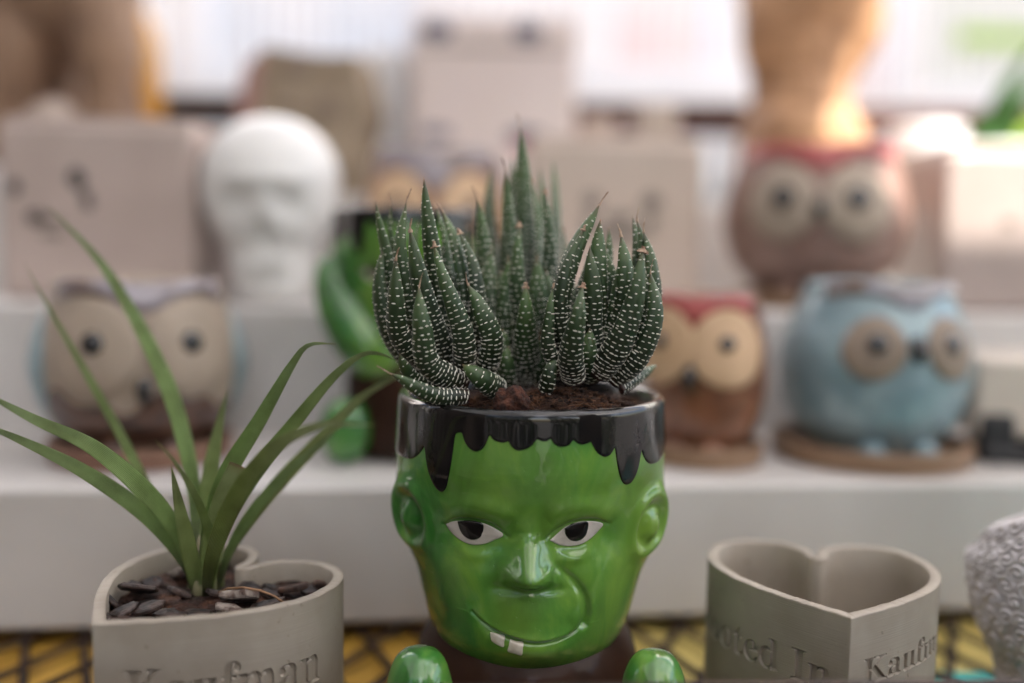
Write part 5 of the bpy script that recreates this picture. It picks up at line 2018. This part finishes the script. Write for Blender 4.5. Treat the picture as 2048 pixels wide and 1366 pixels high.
# ------------------------------------------------------------------ back of the stall: rail, corrugated panels, plants
wall = empty('back_rail', (0, 1.04, 0))
tag(wall, 'dark brown horizontal rail running behind the pots', 'rail')
zr = at(1024, 228, 1.04).z
rbox('rail_bar', -1.6, 0.05, 0, 0.03, zr - 0.0145, zr + 0.0145, M_('dark_wood'), wall, 0.002)
rbox('rail_bar', 0.051, 1.6, 0, 0.03, zr - 0.0150, zr + 0.0140, M_('red_wood'), wall, 0.002)
for x in (-1.5, 1.5):
    rbox('post', x - 0.02, x + 0.02, 0.0305, 0.07, -0.9, zr + 0.9, M_('dark_wood'), wall, 0.002)

mat('panel_white', (0.86, 0.83, 0.82), 0.5, (0.78, 0.75, 0.75), 2.5, detail=3)
mat('panel_blue', (0.70, 0.74, 0.80), 0.5, (0.80, 0.80, 0.82), 4, detail=3)
mat('panel_pink', (0.86, 0.70, 0.69), 0.5, (0.84, 0.78, 0.77), 4, detail=3)
mat('panel_grey', (0.70, 0.70, 0.66), 0.5, (0.76, 0.76, 0.73), 4, detail=3)


def corrugated(x0, x1, z0, z1, Y, m, label, pitch=0.03):
    n = int((x1 - x0) / pitch * 8)
    x = np.linspace(x0, x1, n)
    y = 0.006 * np.sin((x - x0) / pitch * 2 * np.pi)
    V, F = [], []
    for xx, yy in zip(x, y):
        V += [(xx, Y + yy, z0), (xx, Y + yy, z1), (xx, Y + yy + 0.002, z1), (xx, Y + yy + 0.002, z0)]
    for i in range(n - 1):
        a, b_ = i * 4, (i + 1) * 4
        F += [(a, b_, b_ + 1, a + 1), (a + 1, b_ + 1, b_ + 2, a + 2), (a + 2, b_ + 2, b_ + 3, a + 3), (a + 3, b_ + 3, b_, a)]
    o = mesh_obj('corrugated_panel', V, F, M_(m))
    tag(o, label, 'panel', 'corrugated panels behind the stall')
    return o


Yb = 1.9
X = lambda px: at(px, 200, Yb).x
corrugated(-3.2, X(250), -0.9, 1.5, Yb, 'panel_white', 'white corrugated panel behind the brown clay figure')
corrugated(X(252), X(420), -0.9, 1.5, Yb, 'panel_white', 'greyish white corrugated panel right of the amber bottle')
corrugated(X(422), X(820), -0.9, 1.5, Yb + 0.01, 'panel_blue', 'bluish white corrugated panel above the tilted khaki planter')
corrugated(X(822), X(1220), -0.9, 1.5, Yb, 'panel_white', 'white corrugated panel behind the tall square planter')
corrugated(X(1222), X(1420), -0.9, 1.5, Yb + 0.01, 'panel_pink', 'pinkish corrugated panel left of the orange owl statue')
corrugated(X(1422), X(1500), -0.9, 1.5, Yb, 'panel_white', 'narrow white corrugated panel beside the orange owl statue')
corrugated(X(1502), X(1780), -0.9, 1.5, Yb + 0.01, 'panel_pink', 'pinkish corrugated panel right of the orange owl statue')
corrugated(X(1782), X(1850), -0.9, 1.5, Yb, 'panel_white', 'narrow white corrugated panel above the far right')
corrugated(X(1852), 3.4, -0.9, 1.5, Yb + 0.01, 'panel_grey', 'grey corrugated panel in the top right corner')

# white ledge right of centre, y 130..200
z0, z1 = at(1300, 203, 1.5).z, at(1300, 128, 1.5).z
a_, b_ = at(1140, 160, 1.5).x, at(1500, 160, 1.5).x
o = rbox('storage_box', a_, b_, 1.5, 1.62, z0, z1, mat('gloss_white', (0.80, 0.80, 0.82), 0.3, (0.76, 0.76, 0.78), 10), None, 0.01, 4)
tag(o, 'white storage box above the rail, left of the orange owl statue', 'box')
rb_ = rbox('storage_box', 0.62, 1.05, 1.5, 1.62, at(1900, 216, 1.5).z, at(1900, 165, 1.5).z, MATS['gloss_white'], None, 0.01, 4)
tag(rb_, 'white storage box above the rail at the far right', 'box')
# shelf board the boxes stand on
o = rbox('rear_shelf', -1.6, 1.7, 1.42, 1.75, z0 - 0.022, z0 - 0.0006, M_('panel_white'), None, 0.003)
tag(o, 'pale board carrying the white storage boxes behind the rail', 'shelf')
# pale pots behind; the first two stand for blurred bright spots
def small_pot(px, py_top, py_bot, Y, r, m, label):
    p = at(px, py_bot, Y)
    zt = at(px, py_top, Y).z
    zb = S3 + 0.0006 if Y < 1.1 else p.z
    h = zt - zb
    c = empty('small_pot', (p.x, Y, zb))
    tag(c, label, 'pot')
    lathe('pot_body', smooth_prof([(0.001, 0), (r * 0.7, 0), (r * 0.8, h * 0.3), (r, h * 0.9), (r, h), (r * 0.92, h), (r * 0.75, h * 0.5), (0.001, h * 0.4)], 5), M_(m), c, 40)
    return c


small_pot(1310, 225, 300, 0.97, 0.021, 'cream_glaze', 'cream pot shape standing for a blurred highlight above the tan square planter')  # pot shape in place of an out-of-focus cream highlight
small_pot(782, 118, 210, 0.98, 0.026, 'gloss_white', 'white pot shape standing for a blurred highlight beside the tilted khaki planter')  # pot shape in place of a white bokeh spot
small_pot(1845, 262, 400, 0.98, 0.034, 'gloss_white', 'small white pot on the top step right of the crimson browed owl')
small_pot(1190, 245, 300, 0.97, 0.02, 'mug_mid', 'small tan pot on the top step beside the tall square planter')

# leafy plant at right
mat('leaf_dark', (0.022, 0.065, 0.012), 0.4, (0.035, 0.10, 0.02), 30)
mat('leaf_lime', (0.35, 0.55, 0.06), 0.5, (0.30, 0.48, 0.05), 30)
lp_org = Vector((at(1990, 280, 0.97).x, 0.97, z_on(3)))
lpn = empty('strap_leaf_plant', lp_org)
tag(lpn, 'potted plant with broad green strap leaves at the far right edge', 'plant')
lathe('pot_body', smooth_prof([(0.001, 0), (0.03, 0), (0.036, 0.03), (0.040, 0.06), (0.036, 0.06), (0.03, 0.04), (0.001, 0.035)], 4), M_('gloss_white'), lpn, 40)


def strap(pts, w, m):
    C = smooth_prof(np.array([list(at(*p) - lp_org) for p in pts]), 8)
    n = len(C)
    V, F = [], []
    for i, c in enumerate(C):
        t = i / (n - 1)
        tt = Vector(C[min(i + 1, n - 1)] - C[max(i - 1, 0)]).normalized()
        sd = tt.cross(Vector((0, -1, 0.15))).normalized()
        ww = w * math.sin(math.pi * min(0.97, 0.12 + 0.85 * t)) ** 0.6
        c = Vector(c)
        V += [c - sd * ww, c + Vector((0, 0.003, 0)), c + sd * ww, c + Vector((0, 0.0045, 0))]
    for i in range(n - 1):
        for k in range(4):
            F.append((i * 4 + k, i * 4 + (k + 1) % 4, (i + 1) * 4 + (k + 1) % 4, (i + 1) * 4 + k))
    F.append((0, 1, 2, 3))
    F.append((n * 4 - 1, n * 4 - 2, n * 4 - 3, n * 4 - 4))
    return mesh_obj('leaf', V, F, M_(m), lpn)


strap([(1990, 340, .97), (1985, 260, .96), (2010, 190, .95), (2075, 90, .95)], 0.009, 'leaf_dark')
strap([(2000, 340, .97), (2020, 250, .965), (2060, 190, .96), (2130, 150, .96)], 0.009, 'leaf_dark')
strap([(1995, 340, .97), (1975, 300, .96), (1960, 260, .955), (1962, 220, .95)], 0.010, 'leaf_dark')
strap([(2010, 340, .97), (2050, 270, .97), (2110, 215, .96)], 0.007, 'leaf_lime')
o = rbox('lime_cloth', at(1940, 60, 1.6).x, at(2200, 60, 1.6).x, 1.63, 1.65, at(2000, 82, 1.6).z, at(2000, 48, 1.6).z, M_('leaf_lime'), None, 0.003)
tag(o, 'lime green cloth strip hanging behind the plant in the top right corner', 'cloth')

# ------------------------------------------------------------------ unseen translucent sheets added overhead to shade the stall and soften the sun
m, N, L, b = node_mat('added_roof_sheet')
tr_ = N.new('ShaderNodeBsdfTranslucent')
tr_.inputs[0].default_value = (0.755, 0.745, 0.735, 1)
df = N.new('ShaderNodeBsdfDiffuse')
df.inputs[0].default_value = (0.6, 0.6, 0.6, 1)
ms = N.new('ShaderNodeMixShader')
ms.inputs[0].default_value = 0.15
L.new(tr_.outputs[0], ms.inputs[1])
L.new(df.outputs[0], ms.inputs[2])
L.new(ms.outputs[0], N['Material Output'].inputs[0])


def sheet_mat(name, c):
    m2 = M_('added_roof_sheet').copy()
    m2.name = name
    [n for n in m2.node_tree.nodes if n.type == 'BSDF_TRANSLUCENT'][0].inputs[0].default_value = (*c, 1)
    MATS[name] = m2


sheet_mat('added_sheet_dim', (0.50, 0.495, 0.49))  # passes less light, added to darken the left side
sheet_mat('added_sheet_bright', (0.90, 0.885, 0.865))  # passes more light, added to brighten the right side


def added_roof(x0, x1, y0, y1, z, label, m='added_roof_sheet'):
    o = rbox('added_roof_sheet', x0, x1, y0, y1, z, z + 0.004, M_(m), None, 0)
    tag(o, label, kind='structure')
    return o


OX0, OX1, OY0, OY1 = 0.67, 1.00, -0.06, 0.50       # gap placed so direct sun reaches the upper right tiers
added_roof(-3.0, -0.25, -1.6, 1.47, 1.502, 'unseen dimmer translucent sheet added to darken the left of the stall', 'added_sheet_dim')
added_roof(-0.25, OX0, -1.6, 1.47, 1.5, 'unseen translucent white sheet added to soften light over the middle of the stall')
added_roof(OX1, 3.0, -1.6, 1.47, 1.5, 'unseen brighter translucent sheet added to light the right of the stall', 'added_sheet_bright')
added_roof(OX0, OX1, -1.6, OY0, 1.501, 'unseen translucent white sheet added in front of the sun gap')
added_roof(OX0, OX1, OY1, 1.47, 1.501, 'unseen translucent white sheet added behind the sun gap')

# unseen sunlit pale walls, added to put highlights into the glazes
mat('added_wall_pale', (0.75, 0.72, 0.68), 0.8, (0.68, 0.65, 0.61), 3, bump=0.002, bscale=60)
for x0, x1, y0, y1, lab in ((-4.2, -4.0, -2.0, 2.6, 'left'), (2.2, 5.5, 2.6, 2.8, 'right')):
    o = rbox('added_bounce_wall', x0, x1, y0, y1, -0.9, 1.6, M_('added_wall_pale'), None, 0.004, 1)
    tag(o, 'unseen pale wall added for highlights in the glazes, on the %s' % lab, 'wall')

# unseen dark boards added at both sides to cut fill; gaps give highlights
mat('added_side_board', (0.06, 0.045, 0.035), 0.7, (0.09, 0.065, 0.05), 10, stretch=(6, 6, 0.5))
for x, gaps, lab in ((-1.6, ((0.56, 0.80),), 'left'), (1.6, ((0.70, 1.30), (0.05, 0.55), (-0.60, -0.10)), 'right')):
    sw = empty('added_side_screen', (x, 0, -0.9))
    tag(sw, 'unseen dark boards added at the %s side to shape light and reflections' % lab, 'screen')
    y = -1.6
    while y < 1.34:
        y1 = y + 0.118
        if not any(y1 > g0 and y < g1 for g0, g1 in gaps):
            rbox('board', -0.01, 0.01, y, y1, 0.0, 2.35, M_('added_side_board'), sw, 0.002, 1)
        y += 0.125
    rbox('cross_bar', 0.0105 if x > 0 else -0.035, 0.035 if x > 0 else -0.0105, -1.6, 1.34, 1.3, 1.38, M_('added_side_board'), sw, 0.002, 1)

# unseen foliage added behind the camera to darken and break up glaze reflections
mat('added_hedge_leaf', (0.03, 0.07, 0.02), 0.5, (0.05, 0.10, 0.03), 3)
V, F = [], []
for i in range(14000):
    x = random.uniform(-5, 5)
    z = -0.9 + 2.95 * random.random() ** 0.85
    y = -2.3 - random.random() * 0.8 - 0.05 * x * x * -1
    if mnoise.noise(Vector((x * 0.9, z * 0.9, 3.1))) > (0.10 if x > 0 else 0.22):
        continue
    c = Vector((x, y, z))
    a = Vector((random.uniform(-1, 1), random.uniform(-1, 1), random.uniform(-1, 1))).normalized() * 0.09
    b_ = a.orthogonal().normalized() * 0.045
    k = len(V)
    V += [c - a, c + b_, c + a, c - b_]
    F.append((k, k + 1, k + 2, k + 3))
o = mesh_obj('added_hedge', V, F, M_('added_hedge_leaf'), None, smooth=False)
tag(o, 'unseen dark foliage added behind the camera for the glazes to mirror', kind='stuff')
